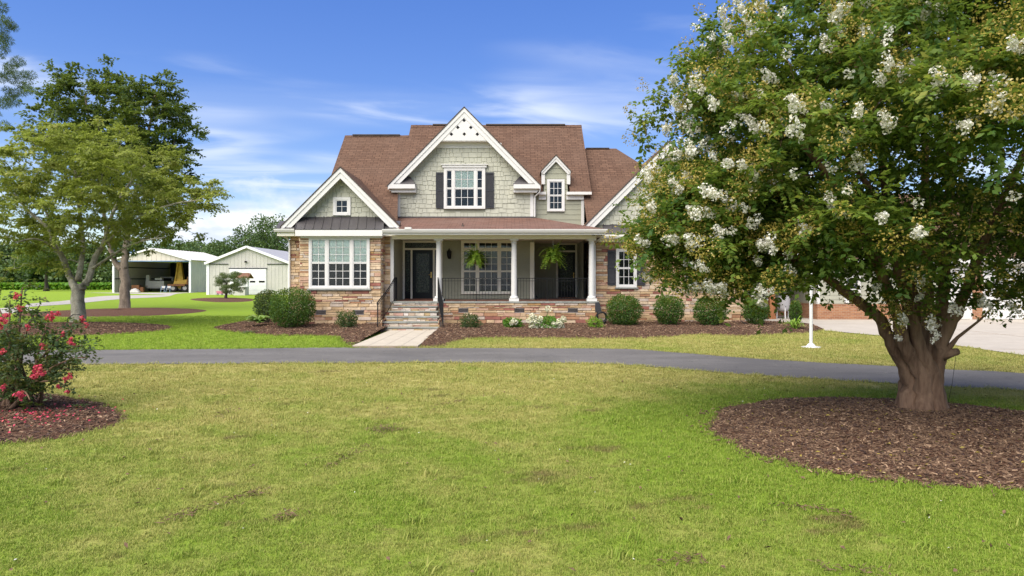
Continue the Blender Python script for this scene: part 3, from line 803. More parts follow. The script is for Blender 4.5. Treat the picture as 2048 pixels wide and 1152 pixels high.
downspout(house, [(X(560, 25.45), 25.44, Z(464, 25.45)), (X(562, 25.5), 25.5, Z(471, 25.5)), (X(574, 25.75), 25.75, Z(476, 25.75)), (X(578.5, 25.8), 25.82, Z(484, 25.8)), (X(579, 25.82), 25.82, .15)])

# --- door wall behind the porch, the deep recess and its door
pw = MB().box(xr, X(1067, YD), YD, 34, 0, 4.4).build('porch_wall', M['lap_paint'], house)
D1 = (X(806, YD), X(885.5, YD), ZF + .01, Z(481.5, YD))
PWN = (X(922.5, YD), X(1031, YD), Z(588, YD), Z(480.5, YD))
lap_boards(pw, xr + .01, X(1062, YD), ZF, 3.4, YD, [D1, PWN])
sidew = MB().box(xr - .05, xr, YW + .05, YD, 0, 3.5).build('porch_side_wall', M['lap_paint'], house)
lap_boards(sidew, YW + .06, YD - .02, ZF, 3.4, xr, face='side')
window(house, *PWN, YD - .02, [(1, 2), (1.5, 3), (1, 2)], trim='cream_trim', transom=.26, case=.085, rows=3)
MB().box(X(1060, YD), X(1067.5, YD) + .02, YD - .06, YD + .05, ZF, 3.36).build('corner_board', M['cream_trim'], house)
RX0, RX1, YQ = X(1067, YD), X(1192, YR), 30.6
rw = MB().box(RX0 - .1, RX1 + .1, YQ, YQ + .2, 0, 3.6).build('recess_wall', M['lap_paint'], house)
D2 = (X(1112, YQ), X(1154, YQ), ZF + .01, Z(486, YQ))
lap_boards(rw, RX0, RX1, ZF, 3.4, YQ, [D2])
def front_door(par, d, Y, zdoor, sl, name='front_door'):
    """door with leaded glass, transom and (sl) sidelights inside a cream frame"""
    x0, x1, z0, z1 = d; t = M['cream_trim']; f = MB(); c = .085; yf = Y - .06
    f.box(x0, x0 + c, yf, Y, z0, z1); f.box(x1 - c, x1, yf, Y, z0, z1); f.box(x0 + c, x1 - c, yf, Y, z1 - c, z1); f.box(x0 + c, x1 - c, yf, Y, zdoor, zdoor + .075)
    a, b = x0 + c, x1 - c
    if sl:
        a += sl; b -= sl; f.box(a, a + .075, yf, Y, z0, zdoor); f.box(b - .075, b, yf, Y, z0, zdoor); a += .075; b -= .075
    fr = f.build(name, t, par)
    MB().box(x0 + c, x1 - c, Y - .012, Y - .004, z0, z1 - c).build('dark_room', M['dark_void'], fr)
    s = MB(); k = .15 if (b - a) > .8 else .12
    s.box(a, a + k, Y - .05, Y - .013, z0, zdoor); s.box(b - k, b, Y - .05, Y - .013, z0, zdoor); s.box(a + k, b - k, Y - .05, Y - .013, z0, z0 + .28); s.box(a + k, b - k, Y - .05, Y - .013, zdoor - .15, zdoor)
    s.build('door_leaf', M['door_paint'], fr)
    MB().box(a + k, b - k, Y - .036, Y - .022, z0 + .28, zdoor - .15).build('leaded_pane', M['leaded_glass'], fr)
    MB().box(x0 + c, x1 - c, Y - .036, Y - .022, zdoor + .075, z1 - c).build('transom_pane', M['leaded_glass'], fr)
    if sl:
        for p, q in ((x0 + c, x0 + c + sl), (x1 - c - sl, x1 - c)):
            MB().box(p, q, Y - .045, Y - .014, z0, z0 + .3).build('sidelight_panel', M['door_paint'], fr)
            MB().box(p + .03, q - .03, Y - .036, Y - .022, z0 + .3, zdoor).build('sidelight_pane', M['leaded_glass'], fr)
    hx = b - .07
    h = MB(); h.tube([(hx, Y - .06, z0 + 1.0), (hx, Y - .12, z0 + 1.0)], .012, 8); h.tube([(hx, Y - .11, z0 + 1.0), (hx - .10, Y - .11, z0 + 1.0)], .010, 8); h.box(hx - .02, hx + .02, Y - .062, Y - .05, z0 + .88, z0 + 1.12)
    h.build('handle', M['brass'], fr)
    MB().box(x0 + c, x1 - c, Y - .16, Y - .0, z0 - .008, z0 + .02).build('threshold', M['porch_brick'], fr); return fr
front_door(house, D1, YD - .02, Z(500, YD), .24)
front_door(house, D2, YQ - .02, Z(504.5, YQ), 0, 'side_entry_door')
sr = MB().box(RX1, RX1 + .12, YR, YQ, 0, 3.6).build('recess_side_wall', M['mortar'], house)
stone_wall(sr, YR + .1, YQ - .05, ZF, 3.36, RX1, face='left', seed=8, pri=3)
MB().box(RX1 - .02, RX1 + .06, YQ - .12, YQ - .03, ZF, 3.36).build('corner_board', M['cream_trim'], house)

# --- porch: stone base, floor, steps, columns, beam, roof
px0, px1 = xr, X(1195, YP)
pb = MB().box(px0, px1, YP, YD - .002, 0, ZF - .06).box(RX0, RX1 - .002, YD, YQ - .002, 0, ZF - .06).build('porch_base', M['mortar'], house)
pv = [(X(a, YP), X(a + 19.6, YP), Z(625.3, YP), Z(616, YP)) for a in (917, 1029, 1136)]
sx1 = -2.78
stone_wall(pb, sx1, px1, .08, ZF - .062, YP, pv, seed=5)
stone_wall(pb, YP + .04, YR, .08, ZF - .062, px1, face='right', seed=6, pri=5)
for v in pv: vent(house, v, YP)
fl = MB(); fl.box(px0 + .01, RX1 - .01, YP + .26, YD - .01, ZF - .058, ZF - .004); fl.box(RX0 + .02, RX1 - .02, YD - .01, YQ - .01, ZF - .058, ZF - .004); fl.build('porch_floor', M['porch_brick'], house)
nsl = 9
for i in range(nsl):
    a, b = px0 + .02 + (px1 + .05 - px0 - .02) * i / nsl, px0 + .02 + (px1 + .05 - px0 - .02) * (i + 1) / nsl
    MB().box(a + .003, b - .003, YP - .06, YP + .262, ZF - .057, ZF + .004).build('edge_stone', M['bluestone'], house)
steps = MB(); st_l = [(-4.41, -2.79), (-4.44, -2.72), (-4.47, -2.65), (-4.50, -2.58), (-4.53, -2.50), (-4.52, -2.45)]
rise, run = ZF / 6, .40
for k in range(1, 6):
    a, b = st_l[k - 1]; y0 = YP - run * k
    steps.box(a, b, y0 + .02, YP - .003 if k == 1 else y0 + run + .02, 0, ZF - rise * k - .052)
so = steps.build('front_steps', M['mortar'], house)
for k in range(1, 6):
    a, b = st_l[k - 1]; y0 = YP - run * k; zt = ZF - rise * k; r = random.Random(k)
    cut = [a - .05, a + (b - a) * r.uniform(.35, .65), b + .05]
    for c, d in zip(cut, cut[1:]): MB().hexa([(c + .003, y0 - .03 + r.uniform(-.012, .012), zt - .036), (d - .003, y0 - .03 + r.uniform(-.012, .012), zt - .036), (d - .003, y0 + run, zt - .036), (c + .003, y0 + run, zt - .036), (c + .003, y0 - .035, zt + r.uniform(-.004, .004)), (d - .003, y0 - .032, zt + r.uniform(-.004, .004)), (d - .003, y0 + run, zt), (c + .003, y0 + run, zt)]).build('tread', M['bluestone'], so)
    stone_wall(so, a, b, zt - rise, zt - .052, y0 + .02, seed=60 + k, mats=TREADSTONES, pri=2, hh=(.05, .12), ll=(.14, .4))
a, b = st_l[0]; stone_wall(so, a, b, ZF - rise, ZF - .06, YP, seed=66, mats=TREADSTONES, pri=2, hh=(.05, .12), ll=(.14, .4))
for k, (face, xx, sd_) in enumerate((('left', -4.47, 70), ('right', -2.62, 71))):
    stone_wall(so, YP - 1.9, YP - .9, .1, .42, xx + (-.03 if k == 0 else .07), seed=sd_, face=face, pri=8)
def column(par, x, y, z0, z1):
    c = MB(); c.lathe(x, y, [(.135, z0 + .10), (.155, z0 + .115), (.158, z0 + .15), (.14, z0 + .18), (.112, z0 + .20), (.110, z0 + .9), (.096, z1 - .22), (.096, z1 - .17), (.112, z1 - .16), (.112, z1 - .13), (.10, z1 - .12), (.104, z1 - .08), (.14, z1 - .055)], 20)
    o = c.build('column', M['white_trim'], par, smooth='auto')
    MB().box(x - .185, x + .185, y - .185, y + .185, z0, z0 + .102).build('plinth', M['white_trim'], o)
    MB().box(x - .16, x + .16, y - .16, y + .16, z1 - .056, z1).build('capital', M['white_trim'], o); return o
YC = 25.72; zbm = Z(478.5, YC)
COLX = [X(877.5, YC), X(1028, YC), X(1183, YC)]
for x in COLX: column(house, x, YC, ZF + .004, zbm)
eY, eZ = 25.0, Z(458, 25.0); eX = X(1211, eY)
bm_ = MB(); bm_.box(px0 + .02, COLX[2] + .17, YC - .15, YC + .15, zbm, zbm + .25); bm_.box(COLX[2] - .15, COLX[2] + .15, YC + .15, YR, zbm + .002, zbm + .25)
bm_.build('porch_beam', M['cream_trim'], house)
MB().box(px0 + .01, RX1 + .1, YC + .1, YQ - .01, zbm + .10, zbm + .16).build('porch_ceiling', M['cream_trim'], house)
so_ = MB(); so_.box(px0 + .05, eX - .02, eY + .02, YC - .1, zbm + .248, zbm + .262); so_.box(COLX[2] + .14, eX - .02, YC - .1, YR, zbm + .247, zbm + .261); so_.build('porch_soffit', M['cream_trim'], house)
wz = Z(435, YD); hx = X(1070, YD)
prf = MB(); lx = X(799, eY)
roof_face(prf, [(lx, eY, eZ), (eX, eY, eZ), (hx, YD, wz), (X(780, YD), YD, wz)])
roof_face(prf, [(eX, eY, eZ), (eX, YS + .6, eZ), (hx, YS + .6, wz), (hx, YD, wz)])
prf.face([(lx, eY, eZ - .03), (eX, eY, eZ - .03), (eX, eY, eZ), (lx, eY, eZ)], 1); prf.face([(eX, eY, eZ - .03), (eX, YS, eZ - .03), (eX, YS, eZ), (eX, eY, eZ)], 1)
prf.build('porch_roof', [M['porch_shingle'], M['bark_dark']], house)
MB().box(px0 - .2, eX, eY + .01, eY + .03, eZ - .21, eZ - .032).box(eX - .022, eX, eY + .03, YR - .3, eZ - .21, eZ - .032).build('fascia', M['white_trim'], house)
gutter(house, (X(765, eY), eY + .005, eZ - .135), (eX + .06, eY + .005, eZ - .135), s=.125)
# downspout, flood light at the porch corner
downspout(house, [(eX - .06, eY + .1, eZ - .15), (eX - .08, eY + .25, eZ - .28), (X(1189, 26.3), 26.3, Z(486, 26.3)), (X(1189.5, 26.35), 26.35, Z(492, 26.3)), (X(1190, 26.4), 26.4, .2)])
fo = MB(); fx, fz = X(1186, YC), Z(468, YC - .15)
fo.lathe(fx, YC - .2, [(.03, fz - .06), (.07, fz - .05), (.075, fz + .02), (.03, fz + .05)], 10); fo.box(fx - .02, fx + .02, YC - .19, YC - .148, fz + .0, fz + .06); fo.build('flood_light', M['black_metal'], house)
# wall lantern between door and window
la = MB(); lx2, lz = X(899, YD), Z(512, YD)
la.box(lx2 - .06, lx2 + .06, YD - .045, YD - .02, lz - .12, lz + .12); la.tube([(lx2, YD - .05, lz - .08), (lx2, YD - .16, lz - .12), (lx2, YD - .17, lz + .0)], .013, 6)
la.lathe(lx2, YD - .17, [(.03, lz - .1), (.075, lz - .05), (.10, lz + .16), (.115, lz + .17), (.02, lz + .27), (.012, lz + .31)], 6)
wla = la.build('wall_lantern', M['black_metal'], house)
MB().box(X(897, YD), X(902.5, YD), YD - .035, YD - .02, Z(586, YD), Z(577.5, YD)).build('socket_cover', M['lap_paint'], house)

# --- railings: posts, rails and every baluster on its own
BAL = MB().box(-.006, .006, -.006, .006, 0, 1).mesh('baluster', M['black_metal'])
def rail_run(par, a, b, z0, z1, n, posts=(0, 1), lower=.09):
    a, b = Vector(a), Vector(b); ln = (b - a).length
    r = MB(); r.bar((*a.xy, z1), (*b.xy, z1), .035, .022); r.bar((*a.xy, z0 + lower), (*b.xy, z0 + lower), .022, .018); r.bar((*a.xy, z1 - .10), (*b.xy, z1 - .10), .018, .014)
    o = r.build('railing', M['black_metal'], par)
    for t in posts: p = a.lerp(b, t); MB().box(p.x - .013, p.x + .013, p.y - .013, p.y + .013, z0, z1 + .01).build('post', M['black_metal'], o)
    for i in range(1, n):
        p = a.lerp(b, i / n); q = bpy.data.objects.new('baluster', BAL); link(q, o, (p.x, p.y, z0 + lower)); q.scale = (1, 1, z1 - .012 - z0 - lower)
    return o
zr = Z(556.5, YC)
rail_run(house, (COLX[0] + .14, YC, 0), (COLX[1] - .14, YC, 0), ZF, zr, 22, (0, .5, 1)); rail_run(house, (COLX[1] + .14, YC, 0), (COLX[2] - .14, YC, 0), ZF, zr, 24, (0, .42, 1))
rail_run(house, (COLX[2] - .02, YC + .16, 0), (COLX[2] + .03, YR + .25, 0), ZF, zr, 9)
def stair_rail(par, top, bot, n=15):
    """sloping rail from the porch (x, y, floor) down to the walk, sagging a little to the foot"""
    T, B = Vector(top), Vector(bot); f = lambda t: T.lerp(B, t) + Vector((0, 0, -.10 * math.sin(math.pi * t) * (1 - t)))
    r = MB(); pts = [f(i / 10) for i in range(11)]; h = .88
    r.tube([p + Vector((0, 0, h)) for p in pts], .019, 6); r.tube([p + Vector((0, 0, h - .09)) for p in pts], .009, 5); r.tube([p + Vector((0, 0, .1)) for p in pts], .011, 5)
    r.tube([pts[-1] + Vector((0, 0, h)), pts[-1] + Vector((0, -.07, h - .01)), pts[-1] + Vector((0, -.09, h - .06))], .017, 6)
    o = r.build('railing', M['black_metal'], par)
    for t in (0, 1):
        p = f(t); MB().box(p.x - .016, p.x + .016, p.y - .016, p.y + .016, p.z - .12, p.z + h + .02).build('post', M['black_metal'], o)
    for i in range(1, n): p = f(i / n); q = bpy.data.objects.new('baluster', BAL); link(q, o, (p.x, p.y, p.z + .1)); q.scale = (1, 1, h - .1)
    return o
stair_rail(house, (-4.40, YP + .05, ZF), (-4.60, 23.35, .15)); stair_rail(house, (-2.77, YP + .05, ZF), (-2.36, 23.35, .15))
rail_run(house, (-4.41, YP + .12, 0), (-4.43, YP + .75, 0), ZF, zr + .03, 6)

# --- upper storey: central gable
cx, ch, cz0, cza, cyf = X(928.5, 27.8), 152.5 / FOC * 27.8, Z(372, 27.8), Z(216, 27.8), 27.8
ux0, ux1 = X(795, YD), X(1066, YD); uz0 = Z(434, YD)
cw = MB().prism([(ux0, 4.0), (ux1, 4.0), (ux1, cz0 + ch - (ux1 - cx) - .1), (cx, cza - .1), (ux0, cz0 + ch - (cx - ux0) - .1)], YD - .001, YD + 2.2).build('upper_gable_wall', M['lap_paint'], house)
W2 = (X(888, YD), X(970.5, YD), Z(418, YD), Z(336, YD))
rows = []; z = uz0; SH = .19; k_ = (cza - cz0) / ch
while z < 7.4:
    hw = (cza - .03 - (z + SH) - .04) / k_; a, b = max(ux0 + .11, cx - hw), min(ux1 - .11, cx + hw); iv = [(a, b)]
    if z + SH > W2[2] and z < W2[3] + .02: iv = [(a, W2[0]), (W2[1], b)]
    rows.append((z, SH, iv)); z += SH
shakes(cw, rows, YD - .004, 12, pri=-1)
for a, b in ((ux0 - .02, ux0 + .12), (ux1 - .12, ux1 + .02)): MB().box(a, b, YD - .05, YD - .0, uz0 - .03, Z(383, YD)).box(a if a < cx else b - .03, a + .03 if a < cx else b, YD, YD + .6, uz0 - .03, Z(383, YD)).build('corner_board', M['white_trim'], house)
MB().box(ux0 - .02, ux1 + .02, YD - .07, YD - .045, uz0 - .04, uz0 + .015).build('flashing', M['dark_standing_seam'], house)
cwin = window(house, *W2, YD - .03, [(.30, 1), (1, 3), (.30, 1)], rows=2, case=.10, blind={(1, 1)}, proud=.07)
m = MB(); m.box(W2[0] - .06, W2[1] + .06, YD - .14, YD - .03, Z(336, YD) + .002, Z(331, YD)); m.box(W2[0] - .11, W2[1] + .11, YD - .18, YD - .03, Z(331, YD), Z(329.5, YD)); m.build('head_cap', M['white_trim'], cwin)
shutter(house, X(872, YD), X(888, YD) - .01, Z(417, YD), Z(345, YD), YD - .03); shutter(house, X(971, YD) + .01, X(988, YD), Z(417, YD), Z(345, YD), YD - .03)
gable_roof(house, cx, ch, cz0, cza, cyf, 32.0, wall_y=YD - .003, frieze=.27)
zp = Z(281, cyf + .05); pk = MB(); hp = (cza - .33 - zp) / k_ + .05
pk.prism([(cx - hp - .12, zp), (cx + hp + .12, zp), (cx, zp + (hp + .12) * k_)], cyf + .02, cyf + .06); pk.box(cx - hp - .18, cx + hp + .18, cyf + .03, YD - .05, zp - .03, zp - .002); pk.box(cx - hp - .5, cx + hp + .5, YD - .042, YD - .028, zp - .24, zp - .032)
pko = pk.build('peak_panel', M['white_trim'], house)
for px_, py_ in ((928, 240.5), (915.5, 254.5), (941.5, 254.5), (902.5, 268), (928.5, 267.8), (954.5, 268)):
    x, z = X(px_, cyf), Z(py_, cyf); d = .074; MB().prism([(x - d, z), (x, z - d), (x + d, z), (x, z + d)], cyf + .012, cyf + .019).build('diamond_vent', M['dark_void'], pko)
for s in (-1, 1):                                       # eave returns of the central gable
    xo = cx + s * ch; xi = xo - s * (54 / FOC * cyf); a, b = min(xo, xi), max(xo, xi)
    m = MB(); m.box(a, b, cyf - .03, YD - .006, Z(377, cyf), Z(368.5, cyf)); m.box(a + (0 if s < 0 else 0) + .12 * (s < 0), b - .12 * (s > 0), cyf + .12, YD - .046, Z(384, cyf), Z(377, cyf) - .002); m.build('eave_return', M['white_trim'], house)
    m = MB(); z0_, z1_ = Z(368, cyf), Z(354, YD); i0, i1 = (a + .22, b + .02) if s < 0 else (a - .02, b - .22)
    m.hexa([(i0, cyf - .02, z0_), (i1, cyf - .02, z0_), (i1, YD - .04, z0_), (i0, YD - .04, z0_), (i0 + .26, YD - .12, z1_), (i1 - .26, YD - .12, z1_), (i1 - .26, YD - .04, z1_), (i0 + .26, YD - .04, z1_)]); m.build('return_cap', M['dark_standing_seam'], house)
# side dormer bay with lap siding
dx0, dx1 = ux1, X(1167, YS)
dc, dh = X(1111.5, YS), .60; dza, dze = Z(313, YS), Z(344, YS)
W3 = (X(1094, YS), X(1129, YS), Z(423, YS), Z(359, YS))
dw = MB().box(dx0, dx1, YS, YS + 3, 3.9, Z(386, YS)).prism([(dc - .5, Z(386, YS)), (dc + .5, Z(386, YS)), (dc + .5, dza - .56), (dc, dza - .08), (dc - .5, dza - .56)], YS, YS + 2.6).build('dormer_wall', M['lap_paint'], house)
lap_boards(dw, dx0 + .03, dx1 - .02, 4.1, Z(389, YS), YS, [W3], e=.205); lap_boards(dw, dc - .49, dc + .49, Z(389, YS), dza - .06, YS, [W3], e=.205, top=(dc, dza - .09))
window(house, *W3, YS - .02, [(1, 3)], rows=2, case=.085)
MB().box(dx1 - .10, dx1 + .02, YS - .05, YS + .03, 4.0, Z(397, YS)).build('corner_board', M['white_trim'], house)
gable_roof(house, dc, dh, dze, dza, YS - .14, 30.9, rake=.155, wall_y=None, rk_y=.04)
for s in (-1, 1): x = dc + s * (dh - .075); MB().box(x - .07, x + .07, YS - .10, YS + .02, Z(369, YS), dze - .06).build('corner_board', M['white_trim'], house)
# eave pieces either side of the dormer
eyo = YS - .3
for a, b in ((X(1133.5, eyo), X(1183.5, eyo)), (X(1078, eyo), X(1092, eyo))):
    m = MB(); m.box(a, b, eyo, YS - .002, Z(389, eyo), Z(383.5, eyo)); m.box(a, min(b, dx1), eyo + .18, YS - .024, Z(398, eyo), Z(389, eyo) - .002); m.build('eave_return', M['white_trim'], house)
downspout(house, [(ux1 + .28, cyf + .1, Z(378, cyf)), (ux1 + .26, cyf + .12, Z(384, cyf)), (ux1 + .08, YD - .08, Z(393, YD)), (ux1 + .07, YD - .08, Z(398, YD)), (ux1 + .07, YD - .08, uz0)])

# --- main roof, lower side roofs
S0, SY, SK = Z(384, 28.1), 28.1, .91                     # front slope: z = S0 + SK (y - SY)
sl = lambda y, o=0: S0 + SK * (y - SY) - o
ry = 32.12; rxl, rxr = X(822, ry), X(1163, ry); ly = 31.42; lxl = X(690, ly)
mr = MB(); T = .06
yw0 = SY + (3.72 - S0) / SK
def slope(mb, pts): roof_face(mb, [(x, y, sl(y)) for x, y in pts])
slope(mr, [(lxl, yw0), (ux0 + .32, yw0), (ux0 + .02, YD), (ux0 + .02, ly), (lxl, ly)])
mr.face([(ux0 + .30, yw0, 3.4), (ux0 + .01, YD, 4.3), (ux0 + .01, YD, sl(YD) - .05), (ux0 + .30, yw0, sl(yw0) - .05)], 1)
slope(mr, [(ux0 + .02, YD + .15), (ux1 - .02, YD + .15), (ux1 - .02, ry), (rxl, ry), (rxl, ly), (ux0 + .02, ly)])
slope(mr, [(ux1 - .02, SY + .02), (dc - dh + .04, SY + .02), (dc - dh + .04, ry), (ux1 - .02, ry)])
yda = YS + 1.5
slope(mr, [(dc - dh + .04, SY + (dze - S0) / SK - .1), (dc + dh - .04, SY + (dze - S0) / SK - .1), (dc + dh - .04, ry), (dc - dh + .04, ry)])
slope(mr, [(dc + dh - .04, SY), (rxr, SY), (rxr, ry), (dc + dh - .04, ry)])
roof_face(mr, [(rxr, ry + 4.6, sl(ry) - 4.2), (rxl, ry + 4.6, sl(ry) - 4.2), (rxl, ry, sl(ry)), (rxr, ry, sl(ry))])
roof_face(mr, [(rxl, ly + 5.2, sl(ly) - 4.7), (lxl, ly + 5.2, sl(ly) - 4.7), (lxl, ly, sl(ly)), (rxl, ly, sl(ly))])
mr.face([(rxr, SY, sl(SY)), (rxr, SY, sl(SY) - T), (rxr, ry, sl(ry) - T), (rxr, ry, sl(ry))][::-1], 1)
mr.face([(rxr, ry, sl(ry)), (rxr, ry, sl(ry) - T), (rxr, ry + 4.6, sl(ry) - 4.2 - T), (rxr, ry + 4.6, sl(ry) - 4.2)][::-1], 1)
mr.face([(lxl, yw0, sl(yw0)), (lxl, yw0, sl(yw0) - T), (lxl, ly, sl(ly) - T), (lxl, ly, sl(ly))], 1)
mro = mr.build('roof', [M['roof_shingle'], M['bark_dark']], house)
# walls that close the ends under the roof, and the back of the house
bw = MB(); X0_, X1_ = lxl + .25, rxl; yb_ = 36.0
bw.v += []; 
def endwall(x, ys, flip):
    f = [(x, ys, 0), (x, yb_, 0), (x, yb_, sl(ry) - (yb_ - ry) * .91 - .1), (x, ry, sl(ry) - .1), (x, ys, sl(ys) - .1)]
    bw.face(f if flip else f[::-1])
endwall(dx1 + .001, YS + .05, True)
f = [(lxl + .25, yw0 + .2, 0), (lxl + .25, yb_, 0), (lxl + .25, yb_, sl(ly) - (yb_ - ly) * .91 - .1), (lxl + .25, ly, sl(ly) - .1), (lxl + .25, yw0 + .2, sl(yw0) - .0)]; bw.face(f[::-1])
f = [(rxl + .06, ly - .1, sl(ly) - .4), (rxl + .06, yb_, sl(ly) - 4), (rxl + .06, yb_, sl(ry) - 3.6), (rxl + .06, ry, sl(ry) - .03), (rxl + .06, ly - .1, sl(ly) - .13)]; bw.face(f[::-1])
bw.box(lxl + .25, 9.0, yb_, yb_ + .2, 0, 4.2); bw.build('rear_wall', M['lap_paint'], house)
rv = MB()
for a, b, yy in ((X(866, ry), X(900, ry), ry), (X(972, ry), X(1130, ry), ry), (X(706, ly), X(800, ly), ly)):
    z = sl(yy); rv.prism([(a, z - .02), (b, z - .02), (b, z + .045), (a, z + .045)], yy - .11, yy + .11)
rv.build('ridge_vent', M['bark_dark'], mro)
for a, b, yy in ((rxl, rxr, ry), (lxl, rxl, ly)):
    z = sl(yy); n_ = int((b - a) / .3)
    for i in range(n_):
        p, q = a + (b - a) * i / n_, a + (b - a) * (i + 1) / n_; c_ = MB(); roof_face(c_, [(p, yy - .16, z - .135), (q, yy - .16, z - .125), (q, yy, z + .022), (p, yy, z + .014)]); roof_face(c_, [(q, yy + .16, z - .125), (p, yy + .16, z - .135), (p, yy, z + .014), (q, yy, z + .022)])
        c_.build('ridge_cap', M['roof_shingle'], mro)
vp = MB(); vx, vy = X(925.5, 25.7), 25.7; vp.lathe(vx, vy, [(.07, 3.80), (.045, 3.86), (.022, 3.87), (.022, Z(446, 25.7)), (.015, Z(446, 25.7))], 10); vp.build('vent_pipe', M['bark_dark'], house)
MB().box(X(810, 24.95), X(823, 24.95), 24.86, 24.98, eZ - .02, eZ + .06).build('gutter_box', M['white_trim'], house)
# right lower roof, hipped at its outer end
ry2, zr2 = 31.2, Z(297, 31.2); hx2 = X(1232, ry2); q0 = ry2 - (zr2 - 3.85) / SK; run2 = ry2 - q0
rr = MB()
roof_face(rr, [(dx1, q0, 3.85), (hx2 + run2, q0, 3.85), (hx2, ry2, zr2), (dx1, ry2, zr2)])
roof_face(rr, [(hx2 + run2, q0, 3.85), (hx2 + run2, ry2 + run2, 3.85), (hx2, ry2, zr2)])
roof_face(rr, [(hx2 + run2, ry2 + run2, 3.85), (dx1, ry2 + run2, 3.85), (dx1, ry2, zr2), (hx2, ry2, zr2)])
rro = rr.build('roof', M['roof_shingle'], house)
MB().prism([(X(1172, ry2), zr2 - .02), (X(1218, ry2), zr2 - .02), (X(1218, ry2), zr2 + .022), (X(1172, ry2), zr2 + .022)], ry2 - .1, ry2 + .1).build('ridge_vent', M['bark_dark'], rro)

# --- right wing: stone wall, window, pent roof, big shaked gable
qx0, qx1 = X(1192, YR), X(1490, YR); gyr = 26.2
rwl = MB().box(qx0, qx1, YR, YR + 8, 0, 3.75).build('right_wing_wall', M['mortar'], house)
W4 = (X(1231.7, YR), X(1273, YR), Z(574.7, YR), Z(497.5, YR)); W5 = (X(1387, YR), X(1428, YR), W4[2], W4[3])
arch = (W4[0] - .06, W4[1] + .06, W4[3], W4[3] + .24); arch5 = (W5[0] - .06, W5[1] + .06, W5[3], W5[3] + .24)
for (a, b, pri_, sd_) in ((qx0, X(1325, YR), 0, 31), (X(1325, YR), qx1, 4, 32)):
    hol = [q for q in ((W4[0], W4[1], W4[2] - .07, W4[3]), arch, (W5[0], W5[1], W5[2] - .07, W5[3]), arch5) if q[0] >= a - .2 and q[1] <= b + .2]
    stone_wall(rwl, a, b, .1, 3.40, YR, hol, seed=sd_, pri=pri_)
stone_wall(rwl, YR + .05, YR + 7.9, .1, 3.4, qx1, face='right', seed=33, pri=9)
for wv, ar in ((W4, arch), (W5, arch5)):                # fan of wedge stones over each window
    for i in range(6):
        t0, t1 = i / 6, (i + 1) / 6; e = .07; lo0, lo1 = ar[0] + .05 + (ar[1] - ar[0] - .1) * t0, ar[0] + .05 + (ar[1] - ar[0] - .1) * t1; hi0, hi1 = lo0 + (t0 - .5) * 2 * e, lo1 + (t1 - .5) * 2 * e
        MB().prism([(lo0 + .006, ar[2] + .006), (lo1 - .006, ar[2] + .006), (hi1 - .006, ar[3] - .008), (hi0 + .006, ar[3] - .008)], YR - .042, YR).build('voussoir', STONES[(i * 5) % 18], rwl)
    window(house, *wv, YR, [(1, 3)], rows=2, sill=.05, case=.085, proud=.07)
    shutter(house, wv[0] - .33, wv[0] - .015, wv[2] + .08, wv[3] - .06, YR - .04); shutter(house, wv[1] + .015, wv[1] + .33, wv[2] + .08, wv[3] - .06, YR - .04)
rx, rza = X(1340, gyr), Z(283, gyr); rhalf = rza - 3.75
rsw = MB().prism([(rx - rhalf + .35, 3.7), (rx + rhalf - .35, 3.7), (rx, rza - .3)], YR - .16, YR + .3).build('right_gable_wall', M['lap_paint'], house)
rows = []; z = Z(450, YR)
while z < rza - .35:
    hw = rza - .03 - (z + .19) - .05
    if hw > .1: rows.append((z, .19, [(rx - hw, X(1300, YR)), (X(1300, YR), rx + hw)] if rx - hw < X(1300, YR) - .3 else [(rx - hw, rx + hw)]))
    z += .19
shakes(rsw, rows, YR - .163, 13, pri=2)
gable_roof(house, rx, rhalf, 3.75, rza, gyr, 32.5, wall_y=YR - .161, frieze=.26)
pyb = 26.05
pent(house, X(1204, pyb), X(1480, pyb), X(1206, YR), X(1478, YR), pyb, Z(468, pyb), YR - .17, Z(450, YR), 15)
MB().box(X(1203, pyb), X(1482, pyb), pyb + .02, YR - .01, Z(477, pyb), Z(469, pyb)).build('cornice', M['cream_trim'], house)
MB().box(X(1200, pyb), X(1484, pyb), pyb + .22, YR - .005, Z(484, pyb + .2), Z(477.2, pyb)).build('frieze', M['cream_trim'], house)
gutter(house, (X(1200, pyb), pyb, Z(477, pyb)), (X(1484, pyb), pyb, Z(477, pyb)))
place_stones(300); place_shakes(300)
# ------------------------------------------------------------------ foliage
def unit(a): return a / (np.linalg.norm(a, axis=-1, keepdims=True) + 1e-9)
def leaves_mesh(name, c, d, nrm, L, W, var, mat):
    """one folded four-point leaf per row: centre c, axis d, facing nrm, length L, width W"""
    n = len(c); d = unit(d); s = unit(np.cross(d, nrm)); u = np.cross(s, d)
    L = np.broadcast_to(np.asarray(L, float), (n,))[:, None]; W = np.broadcast_to(np.asarray(W, float), (n,))[:, None]
    V = np.empty((n, 4, 3)); V[:, 0] = c - d * L * .5; V[:, 1] = c + s * W * .5 + u * W * .14; V[:, 2] = c + d * L * .5 - u * L * .10; V[:, 3] = c - s * W * .5 + u * W * .14
    me = bpy.data.meshes.new(name); me.vertices.add(4 * n); me.loops.add(4 * n); me.polygons.add(n)
    me.vertices.foreach_set('co', V.ravel().astype(np.float32)); me.loops.foreach_set('vertex_index', np.arange(4 * n, dtype=np.int32))
    me.polygons.foreach_set('loop_start', np.arange(0, 4 * n, 4, dtype=np.int32)); me.polygons.foreach_set('loop_total', np.full(n, 4, np.int32))
    a = me.attributes.new('var', 'FLOAT', 'POINT'); a.data.foreach_set('value', np.repeat(np.asarray(var, np.float32), 4))
    me.materials.append(mat); me.update(); return me
def ball(r, n): v = unit(r.normal(size=(n, 3))); return v * (r.random((n, 1)) ** (1 / 3))
